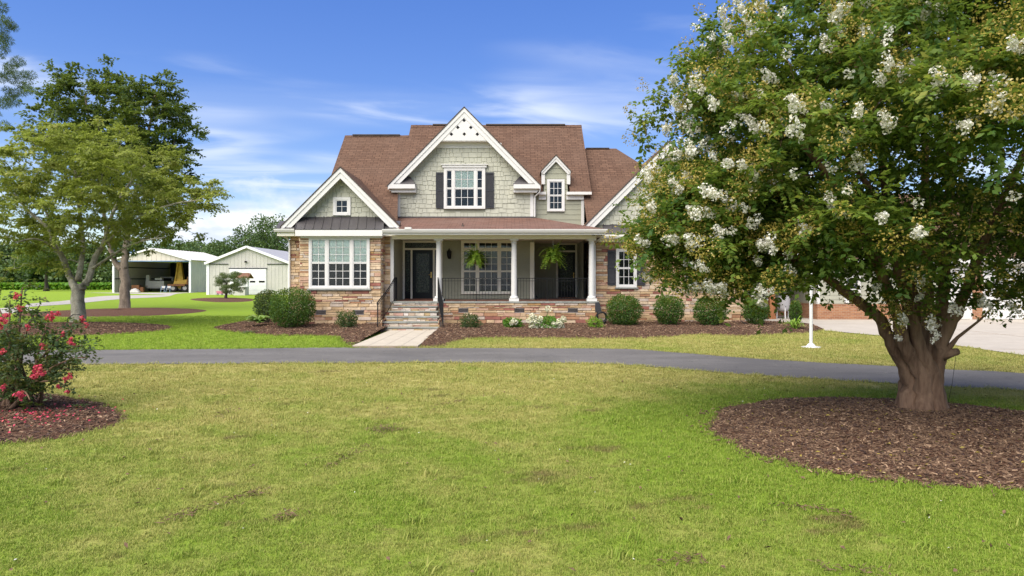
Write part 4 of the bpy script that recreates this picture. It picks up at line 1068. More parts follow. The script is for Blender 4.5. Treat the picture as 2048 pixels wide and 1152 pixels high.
def leaf_cloud(name, clumps, per, L, mat, seed, parent, ratio=.5, droop=.25, tone=None, flat=.6, asp=None, spray=0):
    """leaves spread through clumps [(centre, radius)]; each clump leans a little lighter or darker in hue"""
    r = np.random.default_rng(seed); cs = np.array([c for c, q in clumps]); rs = np.array([q for c, q in clumps])
    n = np.maximum(6, (per * (rs / rs.mean()) ** 2).astype(int)); k = np.repeat(np.arange(len(cs)), n); N = len(k)
    b = ball(r, N); b = unit(b) * (np.linalg.norm(b, axis=1, keepdims=True) ** .7)
    sc = np.stack([rs[k], rs[k], rs[k] * flat], 1)
    p = cs[k] + b * sc
    d = unit(b + r.normal(size=(N, 3)) * .7 + np.array([0, 0, -droop])); nr = unit(b * .5 + r.normal(size=(N, 3)) * .55 + np.array([0, 0, .8]))
    if spray:                                            # leaves in opposite pairs along twigs that fan out of each clump
        tw = unit(b[r.integers(0, N, len(cs) * spray)] + np.array([0, 0, .25])); bend_ = r.normal(size=(len(tw), 3)) * .35
        t = k * spray + r.integers(0, spray, N); s_ = r.uniform(.15, 1.05, N)[:, None]
        ax = unit(tw[t] + bend_[t] * s_ * 1.2 + np.array([0, 0, -droop * .8]) * s_); side = unit(np.cross(ax, unit(np.array([0, 0, 1.]) + r.normal(size=(N, 3)) * .25))) * r.choice((-1., 1.), N)[:, None]
        p = cs[k] + (tw[t] * s_ + bend_[t] * s_ ** 2 * .6 + np.array([0, 0, -droop * .5]) * s_ ** 2) * sc * 1.15 + side * L * .5
        d = unit(side + ax * .55 + r.normal(size=(N, 3)) * .22 + np.array([0, 0, -droop * .4])); nr = unit(np.cross(side, ax) * np.sign(np.cross(side, ax)[:, 2:3] + 1e-6) + r.normal(size=(N, 3)) * .3)
    hue = r.random(len(cs)); var = np.clip(hue[k] * .55 + r.random(N) * .5, 0, 1)
    LL = L * r.uniform(.65, 1.25, N)
    o = bpy.data.objects.new(name, leaves_mesh(name, p, d, nr, LL, LL * (asp or ratio), var, mat)); link(o, parent); return o
def bend(a, b, lift, r, n=6, jit=.06):
    a, b = np.array(a, float), np.array(b, float); ln = np.linalg.norm(b - a); out = []
    for i in range(n + 1):
        t = i / n; p = a * (1 - t) + b * t; p[2] += lift * ln * math.sin(math.pi * t) * (1 - t * .4)
        if 0 < i < n: p += r.normal(size=3) * jit * ln / n * 2
        out.append(p)
    return out
def skeleton(mb, paths, clumps, seed, n0=9, twig=.010, lift=.10, sides=5, rmax=.06):
    """thick limbs along paths [(points, radius at foot, radius at tip)], then a branch to every clump from the nearest limb below it"""
    r = np.random.default_rng(seed); P, Rr = [], []
    for pts, r0, r1 in paths:
        q = catmull(pts, 5, False); k = len(q); rad = [r0 + (r1 - r0) * (i / (k - 1)) ** .8 for i in range(k)]
        q[1:-1] += r.normal(size=(k - 2, 3)) * .12 * np.array(rad)[1:-1, None]
        low = q[0][2] < .3; fat = [a * (1 + .55 * math.exp(-i / 1.6)) if low else a for i, a in enumerate(rad)]; mb.tube(q, fat, n0 * 2, flute=.075 if r0 > .08 else 0, ph=r.uniform(0, 6)); P += list(q); Rr += rad
    cs = np.array([c for c, q in clumps]); P = list(map(np.array, P))
    root = np.array(P[0]); order = np.argsort([min(np.linalg.norm(c - p) for p in P[::3]) for c in cs])
    for i in order:
        c = cs[i]; A = np.array(P); dv = c - A; ds = np.linalg.norm(dv, axis=1)
        cost = ds * (1 + .8 * np.clip(-dv[:, 2] / (ds + 1e-6), 0, 1)) + .15 * np.linalg.norm(A - root, axis=1)
        j = int(np.argmin(cost))
        if ds[j] < .05: continue
        br = min(Rr[j] * .75, rmax, twig + .022 * ds[j]); pts = bend(A[j], c, lift, r, 5)
        rad = [br + (twig * .5 - br) * t / 5 for t in range(6)]; mb.tube(pts, rad, sides, cap=False)
        for t in (1, 2, 3, 4): P.append(np.array(pts[t])); Rr.append(rad[t])
def ellip(r, c, rad, n, inner=.35, keep=None):
    out = []
    while len(out) < n:
        v = unit(r.normal(size=(1, 3)))[0]; s = inner + (1 - inner) * r.random() ** .6; p = np.array(c) + v * s * np.array(rad)
        if keep is None or keep(p): out.append(p)
    return out
def cluster_mesh(name, mat, n, rad, L, seed, tall=1.0, lumps=0):
    r = np.random.default_rng(seed); b = ball(r, n); b = unit(b) * (np.linalg.norm(b, axis=1, keepdims=True) ** .45)
    if lumps:
        lc = ball(r, lumps) * .75; b = lc[r.integers(0, lumps, n)] + b * .42
    p = b * np.array([rad, rad, rad * tall]); d = unit(r.normal(size=(n, 3))); nr = unit(b + r.normal(size=(n, 3)) * .4)
    return leaves_mesh(name, p, d, nr, L * r.uniform(.7, 1.3, n), L * r.uniform(.6, 1.0, n), r.random(n), mat)

# --- the big white flowering tree
tb = np.array([5.50, 9.2, .08])
wt = thing('crape_myrtle_tree', 'large spreading tree with white flower clusters and a fluted brown trunk', 'tree', tuple(tb))
r = np.random.default_rng(101)
def W(px, py, Y): return np.array([X(px, Y), Y, Z(py, Y)])
paths = []
foot = [(-.20, -.05), (-.08, -.17), (.10, -.16), (.22, -.02), (.12, .14), (-.10, .13), (0, 0)]
limb = [
    [(1790, 700, 9.15), (1762, 640, 9.1), (1700, 590, 9.0), (1640, 545, 8.8), (1560, 505, 8.6), (1450, 450, 8.3)],
    [(1812, 700, 9.0), (1790, 620, 8.9), (1760, 540, 8.6), (1715, 440, 8.2), (1640, 330, 7.8), (1560, 240, 7.6)],
    [(1840, 700, 9.0), (1815, 610, 8.95), (1790, 500, 8.9), (1770, 380, 8.8), (1750, 250, 8.7), (1700, 90, 8.6)],
    [(1880, 700, 9.1), (1905, 640, 9.0), (1935, 570, 8.9), (1975, 470, 8.7), (2030, 350, 8.5), (2080, 220, 8.4)],
    [(1872, 700, 9.3), (1885, 600, 9.6), (1890, 480, 9.8), (1900, 340, 10.0), (1920, 180, 10.1), (1935, 20, 10.1)],
    [(1835, 705, 9.3), (1830, 610, 9.7), (1800, 500, 9.9), (1740, 380, 10.2), (1660, 260, 10.3), (1580, 150, 10.3)],
    [(1858, 705, 9.2), (1855, 600, 9.3), (1850, 480, 9.4), (1850, 330, 9.4), (1845, 160, 9.4), (1840, -20, 9.4)]]
for (fx, fy), lp in zip(foot, limb):
    p0 = tb + np.array([fx, fy, -.12]); p1 = tb + np.array([fx * .80, fy * .8, .40])
    paths.append(([p0, p1] + [W(*q) for q in lp], .128, .022))
def in_crown(p):
    q = p - np.array([5.65, 8.9, 3.35]); rr = math.hypot(q[0], q[1])
    low = 1.60 if p[0] > 6.1 else 1.84
    if p[2] < (low if rr < 2.3 else low - .40 * min(1, (rr - 2.3) / .8)): return False
    if p[1] < 7.4 and p[0] < 6.1 and p[2] < 2.2: return False
    if math.sin(p[0] * 2.3 + 1) * math.sin(p[1] * 2.0 + .4) + math.sin(p[2] * 2.6 + p[0]) < -.75: return False
    return True
cl = [(p, r.uniform(.30, .52)) for p in ellip(r, (5.75, 8.8, 3.3), (3.78, 3.0, 3.35), 800, .36, in_crown)]
LOBE = (np.array([X(1425, 8.9), 8.9, 2.55]), np.array([1.05, 1.3, 1.05]))
cl += [(p, r.uniform(.24, .40)) for p in ellip(r, *LOBE, 120, .3, lambda p: p[2] > 1.72)]
FLW = []
while len(FLW) < 52:
    v = unit(r.normal(size=(1, 3)))[0]; p = LOBE[0] + v * LOBE[1] * r.uniform(.8, 1.0)
    if v[1] > .3 or p[2] < 1.68: continue
    FLW.append(p); cl.append((p - v * .2, .2))
for q in ((1838, 575, 8.3), (1805, 622, 8.4), (1800, 655, 8.4), (1868, 655, 8.3), (1862, 630, 8.3), (1905, 600, 8.2), (1960, 585, 8.2), (2010, 600, 8.2), (1845, 545, 8.2), (1760, 560, 8.3)):
    FLW.append(W(*q)); cl.append((W(*q) + np.array([0, .1, .12]), .2))
while len(FLW) < 300:
    v = unit(r.normal(size=(1, 3)))[0]
    if v[1] > .30 or v[0] > .72: continue
    p = np.array([5.75, 8.8, 3.3]) + v * np.array([3.78, 3.0, 3.35]) * r.uniform(.84, 1.02)
    if p[2] < 1.6 or not in_crown(p): continue
    FLW.append(p); cl.append((p - v * .20, .20))
cl += [(W(px, py, Y), .26) for px, py, Y in ((1330, 540, 8.8), (1350, 560, 8.7), (1380, 575, 8.6), (1300, 470, 9), (1315, 505, 9), (1420, 565, 8.6), (1900, 380, 7.6), (1950, 400, 7.4), (2000, 380, 7.5), (1880, 430, 7.6), (1940, 450, 7.4), (2010, 450, 7.5), (1860, 340, 7.5), (1920, 320, 7.3), (1990, 320, 7.4), (1930, 520, 7.8), (1990, 530, 7.8), (2040, 500, 7.8), (1880, 500, 7.9), (1840, 470, 7.7), (1960, 610, 8.3), (2030, 600, 8.2), (1470, 570, 8.6), (1285, 240, 9.6), (1290, 290, 9.6), (1310, 190, 9.5), (1360, 120, 9.3), (1420, 50, 9.3),
       (1450, 555, 8.5), (1510, 560, 8.6), (1540, 560, 8.6), (1570, 540, 8.7), (1640, 530, 8.7), (1900, 590, 8.6), (1960, 580, 8.4), (2010, 570, 8.6), (2045, 560, 8.5), (1870, 560, 8.6), (1790, 590, 8.5))]
tk = MB(); skeleton(tk, paths, cl, 3, 10, .008, .05, 5, .05)
# a cut limb stub and water sprouts low on the trunk
tk.tube([W(1880, 715, 9.1), W(1905, 705, 9.0), W(1916, 703, 9.0)], [.07, .055, .045], 8)
tk.tube([W(1890, 705, 9.05), W(1915, 675, 9.0), W(1960, 640, 8.9), W(1990, 610, 8.8)], [.045, .022, .014, .008], 6)
tr = tk.build('trunk', M['bark_crape'], wt, smooth=True)
cr = leaf_cloud('crown', cl, 225, .078, M['leaf_crape'], 5, wt, .52, .35, flat=.8, spray=15)
bud = []
for c, q in cl:
    if r.random() < .72:
        v = unit(np.array(c) - np.array([5.65, 8.9, 3.0])); bud.append((np.array(c) + v * q * .8 + np.array([0, -.08, .06]), r.uniform(.09, .2)))
o = leaf_cloud('bud_sprays', bud, 85, .030, M['leaf_bud'], 6, cr, .7, 0, flat=.9); o['kind'] = 'stuff'
FW = [cluster_mesh('flower_cluster', M['petal_white'], 120, .10, .036, 70 + k, 1.35, 7) for k in range(6)]
for i, p in enumerate(FLW):
    v = unit(p - np.array([5.65, 8.9, 3.0])); o = bpy.data.objects.new('flower_cluster', FW[i % 6]); link(o, cr, tuple(p + v * .13 + np.array([0, -.05, 0]))); s = r.uniform(.5, 1.0)
    o.scale = (s, s, s * 1.15); o.rotation_euler = Vector(v + r.normal(size=3) * .3 + np.array([0, 0, .5])).to_track_quat('Z', 'X').to_euler()

n = 300; v = unit(r.normal(size=(4000, 3))); v = v[(v[:, 1] < .25) & (v[:, 0] < .75)][:n]; p = np.array([5.75, 8.8, 3.3]) + v * np.array([3.78, 3.0, 3.35]) * r.uniform(.9, 1.05, (len(v), 1)); p = p[p[:, 2] > 1.9]
o = leaf_cloud('blossom_sprigs', [(q, .055) for q in p], 34, .032, M['petal_white'], 16, cr, .8, 0, flat=1.1); o['kind'] = 'stuff'

# --- pink flowering shrub at the edge of the lawn
pbase = np.array([-6.85, 9.5, .05])
pk_ = thing('pink_crape_myrtle', 'loose shrub with pink-red flower clusters growing from the thin mulch bed', 'shrub', tuple(pbase))
r = np.random.default_rng(55); cl = []; paths = []
tips = [(X(px, Y), Y, Z(py, Y)) for px, py, Y in ((175, 715, 9.2), (150, 655, 9.5), (130, 770, 9.1), (100, 700, 9.0), (60, 640, 9.3), (20, 600, 9.5), (45, 575, 9.7), (-20, 590, 9.6), (10, 660, 8.9), (75, 790, 9.2), (30, 740, 8.8), (-30, 700, 8.9), (-60, 640, 9.4), (80, 610, 9.8), (120, 720, 9.6),
        (-90, 600, 10.0), (-120, 680, 9.5), (-60, 760, 9.0), (0, 800, 9.0), (60, 800, 8.9), (140, 740, 9.3), (40, 690, 9.6), (-10, 760, 9.4), (95, 655, 9.3), (-140, 620, 10), (170, 690, 9.5))]
for t in tips:
    t = np.array(t); a = pbase + r.normal(size=3) * np.array([.10, .10, 0]); paths.append(([a, a * .55 + t * .45 + np.array([0, 0, .18]), a * .2 + t * .8 + np.array([0, 0, .12]), t], .022, .006))
    for s in (1.0, .86, .72, .58, .45): cl.append((a * (1 - s) + t * s + np.array([0, 0, .16 * math.sin(math.pi * s)]) + r.normal(size=3) * .05, r.uniform(.10, .19)))
cl += [(pbase + np.array([*r.normal(size=2) * .32, r.uniform(.15, .9)]), .20) for _ in range(24)]
mb = MB(); skeleton(mb, paths, [(c, q) for c, q in cl if r.random() < .5], 8, 6, .004, .05, 4, .012); mb.build('stems', M['bark_crape'], pk_, smooth=True).name = 'trunk'
cr = leaf_cloud('crown', cl, 66, .058, M['leaf_pinkcrape'], 9, pk_, .5, .3, flat=.9, spray=6)
FP = [cluster_mesh('flower_cluster', M['petal_pink'], 60, .055, .030, 90 + k, 1.1, 5) for k in range(4)]
for i, (px, py, Y) in enumerate(((32, 592, 9.4), (40, 617, 9.3), (5, 640, 8.9), (0, 652, 8.8), (98, 634, 9.3), (108, 630, 9.3), (165, 640, 9.4), (172, 650, 9.4), (75, 735, 8.9), (85, 748, 8.9), (70, 755, 8.9), (78, 742, 8.8), (132, 758, 9.1), (140, 754, 9.1), (118, 775, 9.1),
        (135, 783, 9.1), (40, 785, 8.8), (42, 795, 8.8), (145, 690, 9.3), (140, 680, 9.3), (3, 703, 8.8), (5, 775, 8.9), (15, 632, 9.0), (125, 668, 9.3), (86, 690, 9.2), (-30, 640, 9), (-60, 700, 9), (55, 655, 9.1), (115, 628, 9.4), (68, 744, 9.0), (10, 645, 8.85), (36, 790, 8.75))):
    o = bpy.data.objects.new('flower_cluster', FP[i % 4]); link(o, cr, (X(px, Y), Y, Z(py, Y))); s = r.uniform(.7, 1.25); o.scale = (s, s, s); o.rotation_euler = tuple(r.uniform(-1, 1, 3))
# fallen petals below it
n = 240; c = np.stack([r.normal(X(80, 8.9), .42, n), r.normal(8.75, .38, n), np.full(n, .075)], 1)
petals = bpy.data.objects.new('fallen_petals', leaves_mesh('fallen_petals', c, unit(r.normal(size=(n, 3)) * np.array([1, 1, .15])), np.tile([0, 0, 1.], (n, 1)) + r.normal(size=(n, 3)) * .2, .035, .03, r.random(n), M['petal_pink'])); link(petals)
tag(petals, 'pink petals fallen on the mulch below the pink shrub', 'petals', kind='stuff')

# --- trees on the left lawn
def tree(name, label, base, paths, clumps, bark, leaf, per, L, seed, group=None, asp=.45, lift=.08, sides=5, flat=.55, twig=.012, rmax=.09, droop=.25, spray=0):
    t = thing(name, label, 'tree', tuple(base), group); mb = MB(); skeleton(mb, paths, clumps, seed, 10, twig, lift, sides, rmax)
    mb.build('trunk', M[bark], t, smooth=True); leaf_cloud('crown', clumps, per, L, M[leaf], seed + 1, t, asp, droop, flat=flat, spray=spray); return t
r = np.random.default_rng(21); Y = 27.0; P = lambda px, py, dy=0: W(px, py, Y + dy)
b0 = np.array([X(157, Y), Y, .0])
pa = [([b0 + (0, 0, -.1), P(156, 610), P(156, 570)], .235, .21), ([P(150, 575), P(139, 550), P(122, 508, -.5), P(107, 492, -.8), P(95, 456, -1), P(60, 425, -1.2), P(30, 390, -1.4)], .15, .03),
      ([P(163, 575), P(176, 560), P(191, 515, .4), P(206, 490, .6), P(220, 440, .8), P(250, 380, 1), P(290, 330, 1)], .16, .03), ([P(157, 560), P(165, 500, 1), P(160, 430, 1.4), P(150, 340, 1.2), P(140, 280, 1)], .12, .025),
      ([P(107, 492, -.8), P(70, 478, -1.4), P(30, 485, -2)], .05, .02), ([P(206, 490, .6), P(270, 440, -.6), P(340, 410, -1), P(400, 400, -1)], .07, .02), ([P(180, 540, .2), P(260, 490, -.8), P(330, 475, -1.2)], .06, .02), ([P(122, 508), P(90, 420, 1), P(40, 330, 1.2)], .07, .02)]
ca = [(p, r.uniform(.28, .6)) for p in ellip(r, (X(195, Y), Y, 5.2), (4.6, 3.9, 2.85), 430, .35, lambda p: p[2] > 2.9 + .25 * (p[0] - X(150, Y)) * (p[0] > X(150, Y)) and not (p[0] > X(330, Y) and p[2] > 5.8))]
ca += [(P(px, py, r.uniform(-1.5, 1.5)), r.uniform(.3, .5)) for px, py in ((440, 385), (420, 400), (395, 385), (380, 420), (360, 440), (340, 460), (400, 470), (310, 470), (20, 480), (40, 510), (60, 530), (90, 530), (20, 540), (-10, 510), (110, 520), (0, 560), (230, 470), (270, 480), (290, 500), (360, 400), (330, 380), (430, 392), (70, 500), (130, 535), (200, 530))]
tree('lawn_tree', 'broad yellow-green tree with a lichen-grey forked trunk by the driveway', b0, pa, ca, 'bark_grey', 'leaf_lime', 180, .14, 31, asp=.36, flat=.5, droop=.5, spray=9)
Y = 41.0; P = lambda px, py, dy=0: W(px, py, Y + dy); r = np.random.default_rng(22); b1 = np.array([X(250, Y), Y, .0])
pb_ = [([b1 + (0, 0, -.1), P(250, 570), P(246, 533)], .27, .24), ([P(247, 538), P(252, 489), P(262, 430), P(280, 340), P(300, 250), P(310, 190)], .22, .04), ([P(244, 540), P(228, 520), P(215, 470), P(200, 380), P(185, 280), P(170, 190)], .18, .04),
       ([P(256, 480), P(293, 478), P(340, 440), P(370, 400)], .10, .03), ([P(270, 400), P(320, 350), P(350, 280)], .10, .03), ([P(205, 400), P(150, 330), P(120, 250)], .10, .03)]
cb = [(p, r.uniform(.35, .8)) for p in ellip(r, (X(180, Y), Y, 11.2), (2.9, 3.2, 4.1), 160, .3)] + [(p, r.uniform(.35, .8)) for p in ellip(r, (X(308, Y), Y, 10.6), (2.5, 3.0, 3.8), 150, .3)] + [(p, r.uniform(.4, .7)) for p in ellip(r, (X(245, Y), Y, 8.0), (4.3, 3.6, 2.6), 110, .3)]
cb += [(P(px, py), .5) for px, py in ((100, 190), (95, 225), (380, 240), (375, 300), (360, 330), (250, 505), (270, 495), (285, 470), (235, 480), (225, 515), (215, 500), (310, 470), (150, 135), (330, 150))]
tree('lawn_tree', 'tall dark green tree with a plain brown trunk standing before the open shed', b1, pb_, cb, 'bark_brown', 'leaf_oak', 165, .19, 41, asp=.5, flat=.7, spray=9)
# pine reaching in from the edge of the picture
Y = 47.0; r = np.random.default_rng(23); b2 = np.array([X(-55, Y), Y, 0.]); P = lambda px, py, dy=0: W(px, py, Y + dy)
pc = [([b2, P(-54, 300), P(-58, 100), P(-60, -20), P(-58, -90)], .35, .06)]; cc = []
for z_, reach in ((30, 75), (55, 85), (95, 80), (140, 95), (160, 110), (190, 120), (215, 105), (240, 90), (-10, 60), (-50, 45), (270, 90), (120, 60)):
    for k in range(9):
        a = r.uniform(0, 6.28); s = r.uniform(.35, 1); cc.append((P(-57 + reach * s * math.cos(a), z_ - 22 * s + r.uniform(-9, 9), reach * s * math.sin(a) / 29), r.uniform(.3, .55)))
cc += [(P(px, py, 0), r.uniform(.28, .42)) for px, py in ((12, 40), (22, 50), (28, 55), (10, 60), (5, 90), (12, 98), (3, 110), (20, 145), (35, 150), (50, 148), (62, 150), (55, 165), (40, 170), (25, 160), (15, 180), (45, 185), (20, 195), (5, 200), (60, 180), (10, 150), (30, 185))]
tree('pine_tree', 'dark pine reaching in at the upper left corner', b2, pc, cc, 'bark_brown', 'leaf_pine', 210, .30, 51, asp=.10, flat=.8, lift=.02)
# weeping ornamental by the sheds
Y = 63.0; r = np.random.default_rng(24); b3 = np.array([X(452, Y), Y, .05]); P = lambda px, py, dy=0: W(px, py, Y + dy)
pd_ = [([b3, P(452, 585), P(453, 565)], .12, .09)]; cw_ = [(p, r.uniform(.22, .36)) for p in ellip(r, (X(463, Y), Y, 1.55), (1.5, 1.4, 1.05), 130, .4, lambda p: p[2] > .6)]
tree('weeping_tree', 'small weeping tree with a mop of drooping leaves before the white garage door', b3, pd_, cw_, 'bark_dark', 'leaf_willow', 90, .11, 61, asp=.3, droop=1.2, lift=.25)

# --- shrubs in the beds
def shrub(name, label, px0, px1, py0, py1, Y, leaf, n, L, seed, group=None, cat='shrub', zb=.12, wild=.06, asp=.55, depth=1.0, tall=False):
    x0, x1, z1 = X(px0, Y), X(px1, Y), Z(py0, Y); z0 = Z(py1, Y); cx_, rx_ = (x0 + x1) / 2, (x1 - x0) / 2; r = np.random.default_rng(seed)
    t = thing(name, label, cat, (cx_, Y, z0), group); rz_ = (z1 - z0) / 2; cz_ = (z0 + z1) / 2
    v = unit(r.normal(size=(n, 3))); ph = r.uniform(0, 6.28, 6)
    lump = 1 + wild * (np.sin(v[:, 0] * 5 + ph[0]) * np.sin(v[:, 2] * 6 + ph[1]) + .6 * np.sin(v[:, 1] * 9 + v[:, 0] * 7 + ph[2]) + .5 * np.sin(v[:, 2] * 13 + ph[3] + v[:, 0] * 11))
    s = (r.random(n) ** .28)[:, None] * lump[:, None]
    sq = np.sign(v) * np.abs(v) ** .9
    p = np.array([cx_, Y, cz_]) + sq * s * np.array([rx_, rx_ * depth, rz_]) * .97
    p[:, 2] = np.maximum(p[:, 2], z0 + .01)
    d = unit(v + r.normal(size=(n, 3)) * .8); nr = unit(v * .8 + r.normal(size=(n, 3)) * .6 + np.array([0, 0, .3]))
    LL = L * r.uniform(.6, 1.3, n); var = np.clip(r.random(n) * .75 + .25 * np.clip(v[:, 2] + .3 * r.normal(size=n), 0, 1), 0, 1)
    o = bpy.data.objects.new('foliage', leaves_mesh('foliage', p, d, nr, LL, LL * asp, var, M[leaf])); link(o, t)
    mb = MB()
    for k in range(7):
        a = r.uniform(0, 6.28); e = np.array([cx_ + math.cos(a) * rx_ * .6, Y + math.sin(a) * rx_ * .6 * depth, cz_ + rz_ * r.uniform(.0, .6)]); mb.tube(bend((cx_ + math.cos(a) * .05, Y + math.sin(a) * .05, z0 - .08), e, .05, r, 4), [.022, .018, .014, .010, .006], 5)
    mb.build('stem', M['bark_dark'], t); return t
shrub('boxwood', 'largest clipped round evergreen, beside the bay window', 538, 632, 574, 657, 24.0, 'leaf_box', 9500, .062, 1)
shrub('boxwood', 'dark evergreen half hidden behind the largest clipped shrub', 507, 562, 578, 640, 26.2, 'leaf_azalea', 5000, .06, 2)
shrub('azalea', 'small bronze-tipped shrub under the bay window', 671, 716, 620, 659, 23.9, 'leaf_azalea', 1700, .06, 3, wild=.22)
shrub('azalea', 'small bronze-tipped shrub below the porch railing, next to the steps', 918, 962, 626, 664, 23.6, 'leaf_azalea', 2000, .055, 4, wild=.16)
sb = 'clipped shrubs along the right stone wing'
shrub('boxwood', 'squarish clipped shrub nearest the porch corner', 1210, 1286, 587, 655, 24.9, 'leaf_box', 7200, .06, 5, sb)
shrub('boxwood', 'round clipped shrub, second from the porch corner', 1306, 1370, 588, 651, 25.1, 'leaf_box', 5600, .06, 6, sb)
shrub('boxwood', 'broad clipped shrub, third from the porch corner', 1386, 1455, 591, 653, 25.0, 'leaf_box', 6200, .06, 7, sb)
shrub('boxwood', 'tapered dark shrub at the end of the stone wing', 1483, 1539, 593, 650, 25.3, 'leaf_box', 5000, .055, 8, sb)
shrub('lime_shrub', 'small lime-green shrub at the porch corner', 1174, 1207, 633, 661, 23.9, 'leaf_bright', 900, .06, 9, wild=.2)
shrub('columnar_evergreen', 'narrow upright evergreen beside the concrete apron', 1578, 1604, 598, 652, 25.2, 'leaf_box', 3000, .05, 10, wild=.05)
h1 = shrub('hydrangea', 'low green hydrangea with a few white blooms below the porch', 1005, 1046, 635, 659, 23.9, 'leaf_hydrangea', 900, .085, 11, wild=.15)
h2 = shrub('hydrangea', 'hydrangea loaded with cream flower heads below the porch', 1062, 1126, 632, 660, 23.8, 'leaf_hydrangea', 1500, .08, 12, wild=.25)
HB = [cluster_mesh('bloom', M['bloom_cream'], 80, .085, .045, 200 + k) for k in range(4)]
r = np.random.default_rng(77)
def blooms(t, pts, Y, s0):
    for i, (px, py) in enumerate(pts):
        yy = Y - .38 + r.uniform(-.08, .08); o = bpy.data.objects.new('bloom', HB[i % 4]); link(o, t, (X(px, yy), yy, Z(py, yy))); s = s0 * r.uniform(.8, 1.15); o.scale = (s, s, s * .85); o.rotation_euler = tuple(r.uniform(-1, 1, 3))
blooms(h1, [(1028, 641), (1024, 645), (1031, 645)], 23.9, 1.1)
blooms(h2, [(1096, 618), (1064, 632), (1070, 636), (1080, 637), (1060, 641), (1067, 645), (1075, 646), (1082, 649), (1063, 652), (1072, 656), (1086, 658), (1092, 656), (1098, 658), (1104, 655), (1111, 659), (1117, 656), (1122, 652), (1127, 637), (1108, 648), (1090, 662), (1100, 662), (1114, 661), (1078, 642), (1066, 638), (1120, 644)], 23.8, 1.4)
mb = MB(); mb.tube(bend((X(1093, 23.8), 23.8, .5), (X(1096, 23.5), 23.5, Z(620, 23.5)), .05, r, 4), .008, 5); mb.tube(bend((X(1105, 23.8), 23.8, .4), (X(1127, 23.5), 23.5, Z(638, 23.5)), .05, r, 4), .008, 5); mb.build('bloom_stalk', M['leaf_hydrangea'], h2)
def rosette(name, label, px, py, Y, n, L, W_, leaf, seed, rise=.8, cat='plant'):
    """broad arching blades from one crown"""
    r = np.random.default_rng(seed); z0 = Z(py, Y); x0 = X(px, Y); t = thing(name, label, cat, (x0, Y, z0)); me = MB(); vals = []
    for i in range(n):
        a = r.uniform(0, 6.28); l = L * r.uniform(.6, 1.1); u = r.uniform(.25, 1) * rise; d = np.array([math.cos(a), math.sin(a), 0]); s = np.array([-d[1], d[0], 0]); w_ = W_ * r.uniform(.7, 1.2); pr = []
        for q, ww in ((0, .15), (.3, .75), (.6, 1), (.85, .6), (1, .04)): pr.append((np.array([x0, Y, z0]) + d * l * q * (1.0 - .25 * u) + np.array([0, 0, l * (u * 1.5 * q - 1.15 * u * q * q)]), ww * w_ / 2))
        for (p, wa), (q, wb) in zip(pr, pr[1:]): me.face([p - s * wa, p + s * wa, q + s * wb, q - s * wb]); vals.append(r.random())
    o = me.build('foliage', M[leaf], t, smooth=True); at = o.data.attributes.new('var', 'FLOAT', 'FACE'); at.data.foreach_set('value', vals); return t
rosette('hosta', 'pale broad-leaved hosta beside the largest clipped shrub', 519, 646, 24.8, 60, .62, .17, 'leaf_hosta', 1, .95)
rosette('iris_clump', 'spiky green clump in front of the narrow evergreen', 1589, 661, 24.0, 46, .72, .05, 'leaf_bright', 2, 1.5)
rosette('weed_tuft', 'bright grass tuft in the mulch beside the walk', 703, 690, 18.9, 40, .22, .02, 'leaf_bright', 3, 1.0)
rosette('weed_tuft', 'grey-green weed patch at the tip of the left mulch bed', 500, 667, 23.0, 50, .5, .03, 'leaf_willow', 4, .5)
rosette('weed_tuft', 'green tuft at the edge of the pink shrub bed', 158, 818, 9.55, 60, .16, .012, 'leaf_bright', 5, 1.0)

# --- hanging ferns on the porch
def fern(px, py, label, Y, rad, seed):
    r = np.random.default_rng(seed); x0, z0 = X(px, Y), Z(py, Y); t = thing('hanging_fern', label, 'fern', (x0, Y, z0 - .12), 'hanging ferns on the porch')
    MB().lathe(x0, Y, [(.06, z0 - .16), (.12, z0 - .12), (.15, z0 + .0), (.155, z0 + .01)], 14).build('basket', M['basket_coir'], t, smooth=True)
    h = MB(); top = np.array([x0, Y, z0 + .36])
    for k in range(3): a = k * 2.09; h.tube([(x0 + .15 * math.cos(a), Y + .15 * math.sin(a), z0), top], .004, 4)
    h.tube([top, (x0, Y, zbm + .11)], .006, 4); h.build('hanger', M['pole_white'], t)
    C_, D_, N_ = [], [], []
    for i in range(150):
        a = r.uniform(0, 6.28); u = r.uniform(.1, 1.9); b_ = r.uniform(.25, 1.0) * u + r.uniform(0, .75); hz_ = r.uniform(.35, 1); l = rad * r.uniform(.55, 1.2); d = np.array([math.cos(a), math.sin(a), 0]); K = 16; prev = None
        for q in range(K):
            s = (q + .5) / K; p = np.array([x0, Y, z0]) + d * l * s * hz_ + np.array([0, 0, l * (u * s - b_ * s * s)]); tan = unit(np.array([d[0] * hz_, d[1] * hz_, u - 2 * b_ * s])[None])[0]; sd = np.cross(tan, [0, 0, 1.]); sd /= np.linalg.norm(sd) + 1e-6; ll = .12 * (1 - .75 * s)
            for e in (-1, 1): C_.append(p + sd * e * ll * .5); D_.append(sd * e + tan * .35); N_.append(np.cross(sd, tan) + r.normal(size=3) * .15)
    n = len(C_); ln = np.array([.085 * (1 - .75 * ((i // 2 % 16) + .5) / 16) for i in range(n)])
    fo_ = bpy.data.objects.new('foliage', leaves_mesh('foliage', np.array(C_), np.array(D_), np.array(N_), ln * 1.5, .036, r.random(n), M['leaf_fern'])); link(fo_, t)
fern(951, 520, 'hanging fern in front of the tall porch window', 26.0, .62, 1); fern(1106, 518, 'hanging fern in front of the dark recessed doorway', 26.0, .70, 2)
